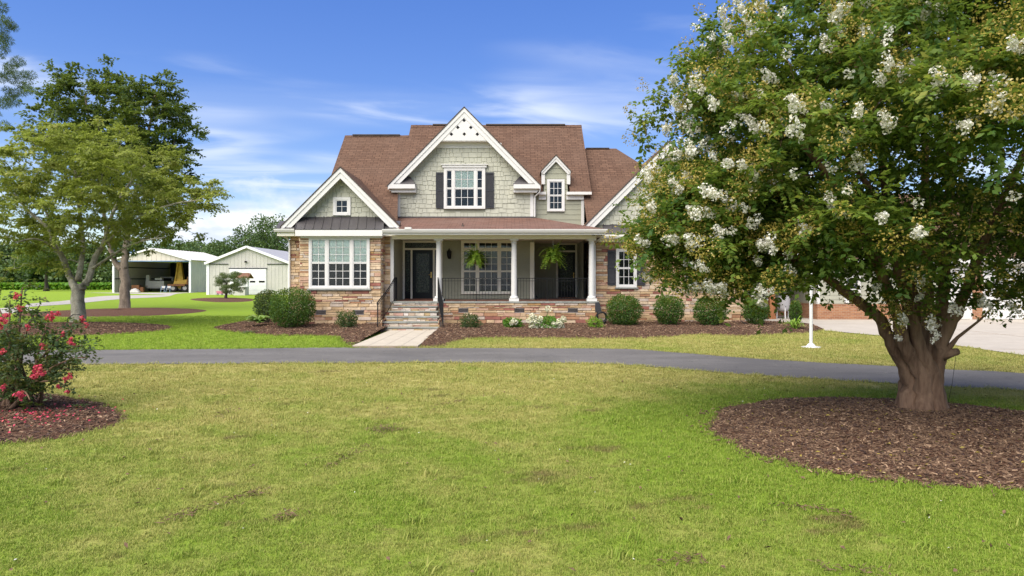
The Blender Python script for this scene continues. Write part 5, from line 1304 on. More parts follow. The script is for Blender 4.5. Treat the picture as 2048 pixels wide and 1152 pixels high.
# ------------------------------------------------------------------ garage wing on the right
gar = thing('garage', 'sage-sided garage wing with brick base and white doors behind the white flowering tree', 'garage', (20, 31, 0))
YG = 30.8; g0, g1 = X(1636, YG), 30.0
D_A = (X(1884, YG), X(1944, YG)); D_B = (X(1965, YG), X(2120, YG)); zd = 2.32; zbk = Z(608, YG); zev = 2.75
gw = MB().box(g0, g1, YG + .06, YG + 7, 0, zev).prism([(g0, zev), (g1, zev), (g1, zev + .01), (g0, zev + .01)], YG + .1, YG + 6.9).build('wall', M['garage_paint'], gar)
br = MB()
for a, b in ((g0 - .03, D_A[0]), (D_A[1], D_B[0]), (D_B[1], g1)):
    br.box(a, b, YG, YG + .058, 0, zbk if b < D_A[0] + .1 else zd + .1)
br.box(g0 - .032, g0 + .0, YG + .058, YG + 7, 0, zbk)
br.build('brick_base', M['garage_brick'], gar)
W6 = (X(1689, YG), X(1721, YG), Z(606, YG) + .0, Z(552, YG))
lap_boards(gw, g0 + .08, D_A[0], zbk + .01, zev - .1, YG + .058, [W6], mat='garage_paint', e=.19)
window(gar, *W6, YG + .04, [(1, 3)], rows=2, case=.08)
MB().box(g0 - .04, g0 + .09, YG + .0, YG + .12, zbk + .005, zev - .05).build('corner_board', M['white_trim'], gar)
for a, b in (D_A, D_B):
    d = MB().box(a, b, YG + .03, YG + .056, 0.03, zd).build('garage_door', M['white_trim'], gar)
    n = 4
    for i in range(n):
        z0_, z1_ = .03 + (zd - .03) * i / n, .03 + (zd - .03) * (i + 1) / n; k = max(2, round((b - a) / .7)); p = MB().box(a + .02, b - .02, YG + .012, YG + .029, z0_ + .008, z1_ - .008).build('panel', M['white_trim'], d)
    MB().box(a - .08, b + .08, YG - .03, YG + .07, zd + .102, zd + .24).build('door_head', M['white_trim'], d)
    MB().box(a - .0, a + .09, YG - .02, YG + .07, 0.02, zd + .1).box(b - .09, b, YG - .02, YG + .07, .02, zd + .1).build('door_jamb', M['white_trim'], d)
grf = MB(); yr_ = YG + 3.5; zr_ = zev + 3.4
roof_face(grf, [(g0 - .4, YG - .45, zev), (g1 + .4, YG - .45, zev), (g1 + .4, yr_, zr_), (g0 - .4, yr_, zr_)]); roof_face(grf, [(g1 + .4, YG + 7.45, zev), (g0 - .4, YG + 7.45, zev), (g0 - .4, yr_, zr_), (g1 + .4, yr_, zr_)])
grf.build('roof', M['roof_shingle'], gar)
ge = MB(); ge.face([(g0, YG + .06, zev), (g0, YG + 7, zev), (g0, yr_, zr_ - .4)][::-1]); ge.face([(g1, YG + .06, zev), (g1, YG + 7, zev), (g1, yr_, zr_ - .4)]); ge.build('gable_end', M['garage_paint'], gar)
MB().box(g0 - .4, g1 + .4, YG - .46, YG - .43, zev - .2, zev - .01).box(g0 - .38, g1 + .38, YG - .43, YG + .06, zev - .2, zev - .19).build('fascia', M['white_trim'], gar)
# breezeway linking house and garage
brz = thing('breezeway', 'covered breezeway with a brown post between stone wing and garage', 'breezeway', (11.5, 33, 0))
YZ = 34.2; z0x, z1x = 9.05, g0 - .05
bzw = MB().box(z0x, z1x, YZ, YZ + .3, 0, 3.1).build('wall', M['garage_paint'], brz)
MB().box(z0x, z1x, YZ - .05, YZ - .002, 0, .72).build('brick_base', M['garage_brick'], brz)
W7 = (X(1567, YZ), X(1586, YZ), Z(598, YZ), Z(560, YZ)); lap_boards(bzw, z0x, z1x, .73, 3.0, YZ, [W7], mat='garage_paint', e=.19); window(brz, *W7, YZ - .02, [(1, 2)], rows=3, case=.07)
px_ = X(1543, 31.2); MB().box(px_ - .12, px_ + .12, 31.08, 31.32, .02, 3.0).box(px_ - .15, px_ + .15, 31.05, 31.35, .02, .16).build('post', M['post_wood'], brz)
bzr = MB(); roof_face(bzr, [(z0x - .4, 30.8, 3.1), (g0 + .3, 30.8, 3.1), (g0 + .3, 34.2, 5.6), (z0x - .4, 34.2, 5.6)]); roof_face(bzr, [(g0 + .3, 37.6, 3.1), (z0x - .4, 37.6, 3.1), (z0x - .4, 34.2, 5.6), (g0 + .3, 34.2, 5.6)]); bzr.build('roof', M['roof_shingle'], brz)
MB().box(z0x - .4, g0 + .1, 30.78, 30.84, 2.9, 3.09).build('fascia', M['white_trim'], brz)
tk_ = thing('gas_tank', 'pale rounded tank standing behind the narrow evergreen', 'tank', (X(1567, 31.6), 31.6, 0)); tx = X(1567, 31.6)
MB().lathe(tx, 31.6, [(.20, .36), (.27, .42), (.29, .52), (.29, .9), (.26, 1.02), (.16, 1.10), (.06, 1.13)], 18).build('vessel', M['shed_roof_grey'], tk_, smooth=True)
m = MB()
for k in range(3): a = k * 2.09 + .4; m.tube([(tx + .3 * math.cos(a), 31.6 + .3 * math.sin(a), .02), (tx + .28 * math.cos(a), 31.6 + .28 * math.sin(a), .5)], .03, 6)
m.build('stand', M['pole_white'], tk_)
fp = thing('flagpole', 'white metal pole on a round base plate in the lawn', 'pole', (X(1622, 18.2), 18.2, 0)); fx, fy = X(1622, 18.2), 18.2
MB().lathe(fx, fy, [(.044, .05), (.043, 2.4), (.038, 4.8), (.03, 6.2), (.012, 6.25)], 14).build('shaft', M['pole_white'], fp, smooth='auto')
MB().lathe(fx, fy, [(.25, .005), (.25, .022), (.13, .03), (.08, .09), (.055, .11)], 20).build('base_plate', M['pole_white'], fp, smooth='auto')
MB().lathe(fx, fy, [(.012, 6.25), (.05, 6.29), (.055, 6.33), (.03, 6.38)], 12).build('finial', M['brass'], fp, smooth=True)
MB().tube([(fx + .07, fy - .03, 1.25), (fx + .075, fy - .03, 3), (fx + .05, fy - .03, 6.2)], .006, 4).build('rope', M['tarp'], fp)
# dark reel and hose beside the porch
hr = thing('hose_reel', 'black hose reel with a slanted grey lid at the porch corner', 'hose reel', (X(1203, 25.3), 25.3, .15)); hx_ = X(1203, 25.3)
m = MB(); m.box(hx_ - .17, hx_ + .17, 25.2, 25.5, .15, .24)
for q in range(5): m.tube([(hx_ + .19 * math.cos(t), 25.18 + q * .06, .42 + .19 * math.sin(t)) for t in np.linspace(0, 6.28, 17)], .03, 6)
m.build('coil', M['rubber'], hr); MB().hexa([(hx_ - .22, 25.42, .62), (hx_ + .03, 25.42, .60), (hx_ + .03, 25.5, .60), (hx_ - .22, 25.5, .62), (hx_ - .22, 25.44, .96), (hx_ - .06, 25.44, .98), (hx_ - .06, 25.5, .98), (hx_ - .22, 25.5, .96)]).build('lid', M['shutter_paint'], hr)
m = MB(); y_ = 25.45; m.tube([(X(1492, y_), y_, .6), (X(1481, y_), y_, .45), (X(1480, y_), y_ - .1, .28), (X(1488, y_), y_ - .2, .17), (X(1500, y_), y_ - .2, .16)], .018, 6); o = m.build('garden_hose', M['rubber'], smooth=True); tag(o, 'dark hose loop at the foot of the tapered shrub', 'hose')
y_ = 26.4; m = MB(); m.tube([(X(134, y_), y_, .12), (X(136, y_), y_, .32), (X(146, y_), y_, .46), (X(158, y_), y_, .46), (X(167, y_), y_, .38)], .018, 6); o = m.build('bent_hook', M['rubber'], smooth=True); tag(o, 'black bent hook against the lichen-grey tree trunk', 'hook')
m = MB(); m.tube([W(1912, 712, 9.0), W(1908, 740, 8.98), W(1904, 770, 9.0), W(1896, 806, 9.1)], .003, 4); o = m.build('thin_wire', M['black_metal']); tag(o, 'thin dark wire hanging from the cut limb stub', 'wire')
o = MB().lathe(X(1072, 27.9), 27.9, [(.05, ZF), (.06, ZF + .05), (.05, ZF + .13), (.03, ZF + .15)], 10).build('small_pot', M['black_metal'], smooth=True); tag(o, 'small dark pot by the recess corner post', 'pot')
o = MB().lathe(X(888, 25.75), 25.75, [(.04, ZF), (.05, ZF + .03), (.045, ZF + .07), (.02, ZF + .09)], 10).build('spot_light', M['black_metal'], smooth=True); tag(o, 'small black spotlight at the foot of the first column', 'spotlight')
# outdoor odds and ends on the lawn: a clump of dead grass and a twig
r = np.random.default_rng(5)
for px, py, s, lab in ((770, 862, .26, 'torn brown clump of dead grass on the open lawn'),):
    gx_, gy_ = G(px, py); n = 130; c = np.stack([r.normal(gx_, s * .45, n), r.normal(gy_, s * .35, n), np.abs(r.normal(.03, .02, n))], 1)
    o = bpy.data.objects.new('dead_grass_clump', leaves_mesh('dead_grass_clump', c, unit(r.normal(size=(n, 3)) * np.array([1, 1, .25])), np.tile([0, 0, 1.], (n, 1)) + r.normal(size=(n, 3)) * .3, .10, .008, r.random(n), M['mulch_chip'])); link(o); tag(o, lab, 'dead grass')

C_ = []
for pts in (((655, 938), (690, 917), (735, 893)), ((330, 1045), (410, 1022), (490, 996), (520, 990)), ((430, 838), (470, 818)), ((1560, 1015), (1640, 1022), (1700, 1035)), ((870, 813), (930, 803)), ((1330, 1128), (1400, 1120)), ((1640, 1140), (1760, 1146)), ((560, 1040), (590, 1030))):
    q = catmull([(*G(*p), 0) for p in pts], 30, False); C_.append(q[:, :2] + r.normal(size=(len(q), 2)) * .035); C_.append(q[::2, :2] + r.normal(size=(len(q[::2]), 2)) * .06)
C_ = np.vstack(C_); n = len(C_); o = bpy.data.objects.new('torn_turf', leaves_mesh('torn_turf', np.c_[C_, np.abs(r.normal(.026, .006, n))], unit(r.normal(size=(n, 3)) * np.array([1, 1, .2])), np.tile([0, 0, 1.], (n, 1)) + r.normal(size=(n, 3)) * .35, r.uniform(.03, .08, n), r.uniform(.006, .012, n), r.random(n), M['mulch_chip'])); link(o); tag(o, 'dark scuffed streaks of torn turf across the lawn', 'turf scraps', kind='stuff')
n = 420; gy_ = 3.6 + 10.5 * r.random(n) ** .8; gx_ = r.uniform(-.85, .85, n) * gy_
for nm, lab, sl_, mt, L_ in (('leaf_litter', 'small dry brown leaves scattered over the lawn', slice(0, 300), 'mulch_chip', .05), ('fallen_blossom', 'white petals blown over the lawn', slice(300, 420), 'petal_white', .022)):
    c = np.c_[gx_[sl_], gy_[sl_], np.full(len(gx_[sl_]), .03)]; k = len(c); c = c[~inside(c, drive)]; k = len(c)
    o = bpy.data.objects.new(nm, leaves_mesh(nm, c, unit(r.normal(size=(k, 3)) * np.array([1, 1, .2])), np.tile([0, 0, 1.], (k, 1)) + r.normal(size=(k, 3)) * .4, L_ * r.uniform(.6, 1.2, k), L_ * .5, r.random(k), M[mt])); link(o); tag(o, lab, 'litter', kind='stuff')

# ------------------------------------------------------------------ sheds beyond the lawn
def ribbed(name, p0, p1, ztop, par, mat, step=.6, z0=0.0):
    """sheet-metal wall with raised ribs from p0 to p1; ztop(t) is the height along it"""
    p0, p1 = Vector(p0), Vector(p1); d = (p1 - p0); L = d.length; d.normalize(); nrm = Vector((d.y, -d.x, 0)); n = max(1, int(L / step)); mb = MB()
    ts = [i / n for i in range(n + 1)]
    for a, b in zip(ts, ts[1:]):
        A, B = p0 + d * L * a, p0 + d * L * b; mb.face([(A.x, A.y, z0), (B.x, B.y, z0), (B.x, B.y, ztop(b)), (A.x, A.y, ztop(a))])
    for a in ts:
        A = p0 + d * L * a + nrm * .02; mb.hexa([A - d * .05 - nrm * .02 + Vector((0, 0, z0)), A - d * .03 + nrm * .008 + Vector((0, 0, z0)), A + d * .03 + nrm * .008 + Vector((0, 0, z0)), A + d * .05 - nrm * .02 + Vector((0, 0, z0)), A - d * .05 - nrm * .02 + Vector((0, 0, ztop(a))), A - d * .03 + nrm * .008 + Vector((0, 0, ztop(a))), A + d * .03 + nrm * .008 + Vector((0, 0, ztop(a))), A + d * .05 - nrm * .02 + Vector((0, 0, ztop(a)))])
    return mb.build(name, M[mat], par)
Y1, Y2 = 98.0, 114.0; a0, a1 = X(227, Y1), X(380, Y1); ze, za_ = Z(520, Y1), Z(498, Y1); am = (a0 + a1) / 2
osd = thing('open_shed', 'open-fronted cream metal pole shed with a bright metal roof', 'shed', (am, Y1, 0))
ribbed('right_wall', (a1, Y1, 0), (a1, Y2, 0), lambda t: ze, osd, 'shed_cream_metal'); ribbed('left_wall', (a0, Y2, 0), (a0, Y1, 0), lambda t: ze, osd, 'shed_cream_metal'); ribbed('rear_wall', (a1, Y2, 0), (a0, Y2, 0), lambda t: ze, osd, 'shed_cream_metal')
MB().box(a0 + .04, a0 + .08, Y1 + .1, Y2, 1.9, 2.05).box(a0 + .04, a0 + .08, Y1 + .1, Y2, 3.6, 3.75).build('girt', M['shed_dark_steel_and_shade'], osd)
MB().box(a0 + .2, a1 - .2, Y2 - .14, Y2 - .1, 0, ze).box(a1 - .12, a1 - .1, Y1 + .2, Y2 - .2, 0, ze).build('shade_lining', M['shed_dark_steel_and_shade'], osd)  # dark sheets added inside the walls to paint the interior's shade
gb = MB(); k = 16
for i in range(k):
    t0, t1 = i / k, (i + 1) / k; h = lambda t: (za_ - ze) * (1 - abs(2 * t - 1)); xx = lambda t: a0 + (a1 - a0) * t
    gb.prism([(xx(t0) + .03, ze - .12), (xx(t1) - .03, ze - .12), (xx(t1) - .03, ze + h(t1)), (xx(t0) + .03, ze + h(t0))], Y1 - .02, Y1 + .04)
gb.prism([(a0, ze - .1), (a1, ze - .1), (am, za_ - .02)], Y1 + .02, Y1 + .05); gb.build('gable', M['shed_cream_metal'], osd)
MB().box(a0, a1, Y1 - .06, Y1 - .02, ze - .22, ze - .1).build('header', M['blue_steel'], osd)
for s, xa in ((1, a1), (-1, a0)):
    rf = MB().hexa([(xa + s * .3, Y1 - .3, ze - .05), (am, Y1 - .3, za_ + .06), (am, Y2 + .3, za_ + .06), (xa + s * .3, Y2 + .3, ze - .05), (xa + s * .3, Y1 - .3, ze + .02), (am, Y1 - .3, za_ + .13), (am, Y2 + .3, za_ + .13), (xa + s * .3, Y2 + .3, ze + .02)]).build('roof', M['shed_roof_metal'], osd)
    for i in range(18): y = Y1 - .2 + (Y2 - Y1 + .4) * i / 17; MB().bar((xa + s * .3, y, ze + .04), (am, y, za_ + .15), .06, .04).build('roof_rib', M['shed_roof_metal'], rf)
    MB().bar((xa + s * .3, Y1 - .33, ze - .04), (am, Y1 - .33, za_ + .05), .05, .22).build('rake_trim', M['shed_white_metal'], rf)
for xa in (a0, a1): MB().box(xa - .13, xa + .13, Y1 - .08, Y1 + .15, 0, ze - .1).build('post', M['shed_white_metal'], osd)
mast = MB(); mx = X(267, Y1 + 3); mast.box(mx - .07, mx + .07, Y1 + 3, Y1 + 3.14, za_ - .9, Z(494, Y1 + 3)).box(mx - .6, mx + .6, Y1 + 2.96, Y1 + 3.0, Z(504, Y1 + 3) - .2, Z(504, Y1 + 3)); mast.build('roof_mast', M['blue_steel'], osd)
# right shed with overhead door
Y3, Y4 = 83.0, 97.0; c0, c1 = X(416, Y3), X(579, Y3); e2, t2 = Z(526, Y3), Z(494.6, Y3); cm = X(495, Y3)
sg = thing('metal_garage', 'sage metal-sided garage with one white overhead door', 'garage', (cm, Y3, 0)); hf = lambda t: e2 + (t2 - e2) * (1 - abs((c0 + (c1 - c0) * t - cm) / ((c1 - c0) / 2)))
ribbed('front_wall', (c0, Y3, 0), (c1, Y3, 0), hf, sg, 'shed_sage_metal', .45); ribbed('side_wall', (c1, Y3, 0), (c1, Y4, 0), lambda t: e2, sg, 'shed_sage_metal'); ribbed('side_wall', (c0, Y4, 0), (c0, Y3, 0), lambda t: e2, sg, 'shed_sage_metal'); ribbed('rear_wall', (c1, Y4, 0), (c0, Y4, 0), lambda t: hf(1 - t), sg, 'shed_sage_metal')
for s, xa in ((1, c1), (-1, c0)):
    rf = MB().hexa([(xa + s * .3, Y3 - .3, e2 - .14), (cm, Y3 - .3, t2 + .0), (cm, Y4 + .3, t2 + .0), (xa + s * .3, Y4 + .3, e2 - .14), (xa + s * .3, Y3 - .3, e2 - .02), (cm, Y3 - .3, t2 + .12), (cm, Y4 + .3, t2 + .12), (xa + s * .3, Y4 + .3, e2 - .02)]).build('roof', M['shed_roof_grey'], sg)
    MB().bar((xa + s * .3, Y3 - .34, e2 - .08), (cm, Y3 - .34, t2 + .06), .06, .28).build('rake_trim', M['shed_white_metal'], rf)
    MB().box(xa - .16, xa + .16, Y3 - .1, Y3 + .1, 0, e2 - .1).build('corner_trim', M['shed_white_metal'], sg)
d0, d1, dt = X(459.5, Y3), X(533, Y3), Z(538, Y3)
gd = MB().box(d0, d1, Y3 - .06, Y3 - .055 + .03, .02, dt).build('garage_door', M['shed_white_metal'], sg)
for i in range(6): MB().box(d0 + .03, d1 - .03, Y3 - .10, Y3 - .062, .03 + (dt - .03) * i / 6 + .012, .03 + (dt - .03) * (i + 1) / 6 - .012).build('panel', M['shed_white_metal'], gd)
for a, b in ((500.5, 511), (518.5, 530)): MB().box(X(a, Y3), X(b, Y3), Y3 - .115, Y3 - .102, Z(565, Y3), Z(561.5, Y3)).build('pane', M['dark_void'], gd)
MB().box(d0 - .1, d1 + .1, Y3 - .12, Y3 - .05, dt + .01, dt + .12).build('door_head', M['shed_dark_steel_and_shade'], gd)
for a, b in ((c0 + .15, X(457, Y3)), (X(534.5, Y3), c1 - .2)): MB().box(a, b, Y3 - .10, Y3 - .05, Z(529, Y3), Z(527.6, Y3)).build('door_track', M['shed_dark_steel_and_shade'], sg)
MB().box(X(490.5, Y3), X(494, Y3), Y3 - .3, Y3 - .05, Z(525, Y3), Z(522, Y3)).build('yard_light', M['black_metal'], sg)
# things under the open shed
def wheel(par, x, y, z, r_, w_, ax='y'):
    m = MB(); n = 14; pts = [(-w_ / 2, r_ * .82), (-w_ / 2 + .03, r_), (w_ / 2 - .03, r_), (w_ / 2, r_ * .82)]; b = 0
    for u, q in pts:
        for j in range(n): t = 6.2832 * j / n; m.v.append((x + q * math.cos(t), y + u, z + q * math.sin(t)) if ax == 'y' else (x + u, y + q * math.cos(t), z + q * math.sin(t)))
    for i in range(3):
        for j in range(n): j2 = (j + 1) % n; m.f.append((i * n + j, i * n + j2, (i + 1) * n + j2, (i + 1) * n + j)); m.m.append(0)
    m.f += [tuple(range(n)), tuple(range(3 * n, 4 * n))[::-1]]; m.m += [0, 0]; o = m.build('wheel', M['rubber'], par)
    h = MB(); e = w_ / 2 + .01
    if ax == 'y': h.tube([(x, y - e, z), (x, y + e, z)], r_ * .5, 10)
    else: h.tube([(x - e, y, z), (x + e, y, z)], r_ * .5, 10)
    h.build('rim', M['shed_roof_grey'], o)
YT = 103.0; t0, t1 = X(291, YT), X(328, YT); tc = (t0 + t1) / 2
tr_ = thing('service_truck', 'white service truck parked under the open shed', 'truck', (tc, YT, 0))
m = MB(); m.box(t0, t1, YT, YT + 3.2, .75, 1.65); m.box(t0 + .1, t1 - .1, YT + .1, YT + 3.1, .55, .75); m.build('bed', M['truck_white'], tr_)
m = MB(); m.hexa([(t0 + .25, YT + 3.4, .6), (t1 - .25, YT + 3.4, .6), (t1 - .25, YT + 5.6, .6), (t0 + .25, YT + 5.6, .6), (t0 + .4, YT + 3.5, 2.3), (t1 - .4, YT + 3.5, 2.3), (t1 - .4, YT + 4.8, 2.3), (t0 + .4, YT + 4.8, 2.3)]); cab = m.build('cab', M['truck_white'], tr_)
MB().box(t0 + .6, t1 - .6, YT + 3.38, YT + 3.44, 1.6, 2.1).build('rear_window', M['dark_void'], cab)
MB().box(t0 + .1, t0 + .6, YT - .06, YT + .5, 1.65, 2.55).build('tool_cabinet', M['truck_white'], tr_); MB().box(tc - .1, tc + 1.0, YT + .2, YT + .7, 1.8, 2.1).build('tool_box', M['truck_white'], tr_)
for x in (t0 + .2, t1 - .2):
    for y in (YT + .9, YT + 4.6): wheel(tr_, x, y, .42, .42, .28, 'x')
    MB().box(x - .12, x + .12, YT - .03, YT - .005, .8, .95).build('tail_light', M['rust_brown'], tr_)
YM = 101.5; m0, m1 = X(341, YM), X(378, YM); mc = X(355, YM)
mh = thing('yellow_loader', 'rusty yellow loader with a raised boom under the open shed', 'loader', ((m0 + m1) / 2, YM, 0))
MB().hexa([(m0 + .2, YM, .6), (m1, YM, .5), (m1, YM + 2.2, .5), (m0 + .2, YM + 2.2, .6), (m0 + .5, YM + .1, 1.6), (m1 - .3, YM + .1, 1.9), (m1 - .3, YM + 2, 1.9), (m0 + .5, YM + 2, 1.6)]).build('body', M['machine_yellow'], mh)
m = MB(); m.hexa([(X(347, YM), YM + .4, 1.5), (X(364, YM), YM + .4, 1.5), (X(364, YM), YM + 1, 1.5), (X(347, YM), YM + 1, 1.5), (X(351, YM), YM + .4, Z(524, YM)), (X(359, YM), YM + .4, Z(524, YM)), (X(359, YM), YM + .8, Z(524, YM)), (X(351, YM), YM + .8, Z(524, YM))]); m.bar((X(348, YM), YM + .3, 1.6), (X(354, YM), YM + .3, Z(528, YM)), .16, .16); m.build('boom', M['machine_yellow'], mh)
m = MB(); m.box(m0 - .2, m1 - .4, YM - .5, YM - .02, .9, 1.2); m.bar((m1 - .3, YM - .1, .4), (m1 - .1, YM - .1, 2.3), .18, .18); m.build('bucket_arm', M['rust_brown'], mh)
for x in (m0 + .5, m1 - .5):
    for y in (YM - .1, YM + 2.2): wheel(mh, x, y, .6, .6, .4)
for i, (px, lab) in enumerate(((326, 'folding chair with a steel frame nearest the white truck, under the open shed'), (337, 'folding chair with a steel frame next to the yellow loader, under the open shed'))):
    x = X(px, 99.2); ch_ = thing('folding_chair', lab, 'chair', (x, 99.2, 0), 'folding chairs in the open shed')
    for s in (-.26, .26): MB().bar((x + s, 98.95, .0), (x + s, 99.4, .95), .05).bar((x + s, 99.45, 0), (x + s, 98.98, .5), .05).build('leg', M['blue_steel'], ch_)
    MB().box(x - .24, x + .24, 98.98, 99.4, .46, .5).build('seat', M['tarp'], ch_); MB().box(x - .24, x + .24, 99.34, 99.4, .62, .93).build('backrest', M['tarp'], ch_)
x = X(270, 99.5); hp_ = thing('tarp_heap', 'pale tarp heaped over boxes at the left of the open shed', 'tarp', (x, 99.5, 0)); m = MB(); r = np.random.default_rng(9); n = 9
for i in range(n + 1):
    for j in range(n + 1): u_, v_ = i / n * 2 - 1, j / n * 2 - 1; m.v.append((x + u_ * .75, 99.5 + v_ * .5, max(.01, .62 * (1 - u_ * u_ * .9) * (1 - v_ * v_) + r.normal() * .05 * (1 - u_ * u_))))
for i in range(n):
    for j in range(n): a = i * (n + 1) + j; m.f.append((a, a + n + 1, a + n + 2, a + 1)); m.m.append(0)
m.build('sheet', M['tarp'], hp_, smooth=True); MB().box(x - .9, x + .2, 100.2, 100.8, 0, 1.05).box(x + .25, x + .8, 100.25, 100.7, 0, .75).build('crate', M['rust_brown'], hp_)
# little well-house before the garage door
Y5 = 80.0; k0, k1 = X(467, Y5), X(490, Y5); kc = X(486, Y5)
wh = thing('well_house', 'little hut with a brown shingle roof behind the weeping tree', 'hut', ((k0 + k1) / 2, Y5, 0)); kb, kt = Z(574, Y5), Z(557, Y5)
MB().box(k0, k1, Y5, Y5 + 1.2, 0, kb).build('base', M['shed_sage_metal'], wh)
for x in (k0 + .06, k1 - .06):
    for y in (Y5 + .06, Y5 + 1.14): MB().box(x - .06, x + .06, y - .06, y + .06, kb, kt).build('post', M['shed_white_metal'], wh)
m = MB(); m.hexa([(k0 - .3, Y5 - .3, kt), (k1 + .45, Y5 - .3, kt), (k1 + .45, Y5 + .6, Z(547, Y5)), (k0 - .3, Y5 + .6, Z(547, Y5)), (k0 - .3, Y5 - .3, kt + .08), (k1 + .45, Y5 - .3, kt + .08), (k1 + .2, Y5 + .6, Z(547, Y5) + .08), (k0 - .1, Y5 + .6, Z(547, Y5) + .08)])
m.hexa([(k0 - .3, Y5 + .6, Z(547, Y5)), (k1 + .45, Y5 + .6, Z(547, Y5)), (k1 + .45, Y5 + 1.5, kt), (k0 - .3, Y5 + 1.5, kt), (k0 - .1, Y5 + .6, Z(547, Y5) + .08), (k1 + .2, Y5 + .6, Z(547, Y5) + .08), (k1 + .45, Y5 + 1.5, kt + .08), (k0 - .3, Y5 + 1.5, kt + .08)]); m.build('roof', M['hut_roof_shingle'], wh)
x = X(441, 80.5); tc_ = thing('toy_wagon', 'small pink toy cart at the corner of the metal garage', 'toy', (x, 80.5, 0)); MB().hexa([(x - .35, 80.3, .18), (x + .35, 80.3, .18), (x + .35, 80.7, .18), (x - .35, 80.7, .18), (x - .42, 80.25, .5), (x + .42, 80.25, .5), (x + .42, 80.75, .5), (x - .42, 80.75, .5)]).build('tub', M['pink_plastic'], tc_)
for s in (-.25, .25): wheel(tc_, x + s, 80.3, .12, .12, .06)

# ------------------------------------------------------------------ crop field and woods behind
r = np.random.default_rng(88); n = 26000
c = np.stack([r.uniform(-190, -44, n), 122 + 48 * r.random(n) ** 1.8, r.uniform(.15, 1.1, n) ** .8], 1); c[:, 1] = np.where(r.random(n) < .35, 122 + r.random(n) * 1.2, c[:, 1])
crop = bpy.data.objects.new('crop_field', leaves_mesh('crop_field', c, unit(r.normal(size=(n, 3))), np.tile([0, -.4, 1.], (n, 1)) + r.normal(size=(n, 3)) * .5, .75, .55, r.random(n), M['leaf_crop'])); link(crop); tag(crop, 'low bright green crop rows in front of the far woods', 'crop field', kind='stuff')
def mass(name, label, trees, per, L, seed, leaf='leaf_wood'):
    r = np.random.default_rng(seed); cl = []
    for x, y, h, w_ in trees:
        for _ in range(16):
            v = unit(r.normal(size=(1, 3)))[0]; s = r.uniform(.4, 1); cl.append((np.array([x, y, h * .56]) + v * s * np.array([w_ * .5, w_ * .5, h * .42]), w_ * r.uniform(.16, .28)))
        cl.append((np.array([x, y, h * .15]), w_ * .4))
    o = leaf_cloud(name, cl, per, L, M[leaf], seed, None, .7, .1, flat=.85); return tag(o, label, 'woods', kind='stuff')
tl = []
for i in range(120):
    x = -175 + i * 2.9 + r.uniform(-1.5, 1.5); y = r.uniform(178, 196); tl.append((x, y, r.uniform(11, 15), r.uniform(7, 10)))
for i in range(90): x = -175 + i * 4 + r.uniform(-2, 2); tl.append((x, r.uniform(174, 178), r.uniform(4, 8), r.uniform(6, 9)))
mass('woods', 'dense dark woods closing the view beyond the crop field', tl, 95, .85, 91)
def far_tree(label, px, py, Y, w_, seed, leaf='leaf_wood', trunk_z=.3, n=60, per=75, L=.45):
    r = np.random.default_rng(seed); h = Z(py, Y); x = X(px, Y); b = np.array([x, Y, 0.])
    cl = [(p, w_ * r.uniform(.10, .17)) for p in ellip(r, (x, Y, h * (.5 + trunk_z * .5)), (w_ / 2, w_ / 2, h * (.5 - trunk_z * .5)), n, .35)]
    tree('field_tree', label, b, [([b, b + (0, 0, h * .4), b + (.3, 0, h * .75)], w_ * .035, .08)], cl, 'bark_dark', leaf, per, L, seed, 'trees standing before the far woods', asp=.65, flat=.8, rmax=.12, twig=.03)
far_tree('highest of the far trees, just beside the stone house corner', 553, 427, 128, 11, 301, trunk_z=.12, n=90)
far_tree('second of the far trees, standing over the metal garage roof', 510, 446, 132, 10, 302, trunk_z=.12, n=80)
far_tree('rounded far tree over the valley between the two sheds', 462, 468, 136, 10, 303, trunk_z=.1, n=70)
far_tree('far tree showing over the open shed roof ridge', 404, 480, 140, 11, 304, trunk_z=.1, n=70)
far_tree('young tree with a bare dark trunk at the crop edge', 93, 490, 111, 8.5, 305, 'leaf_oak', .35, 50)

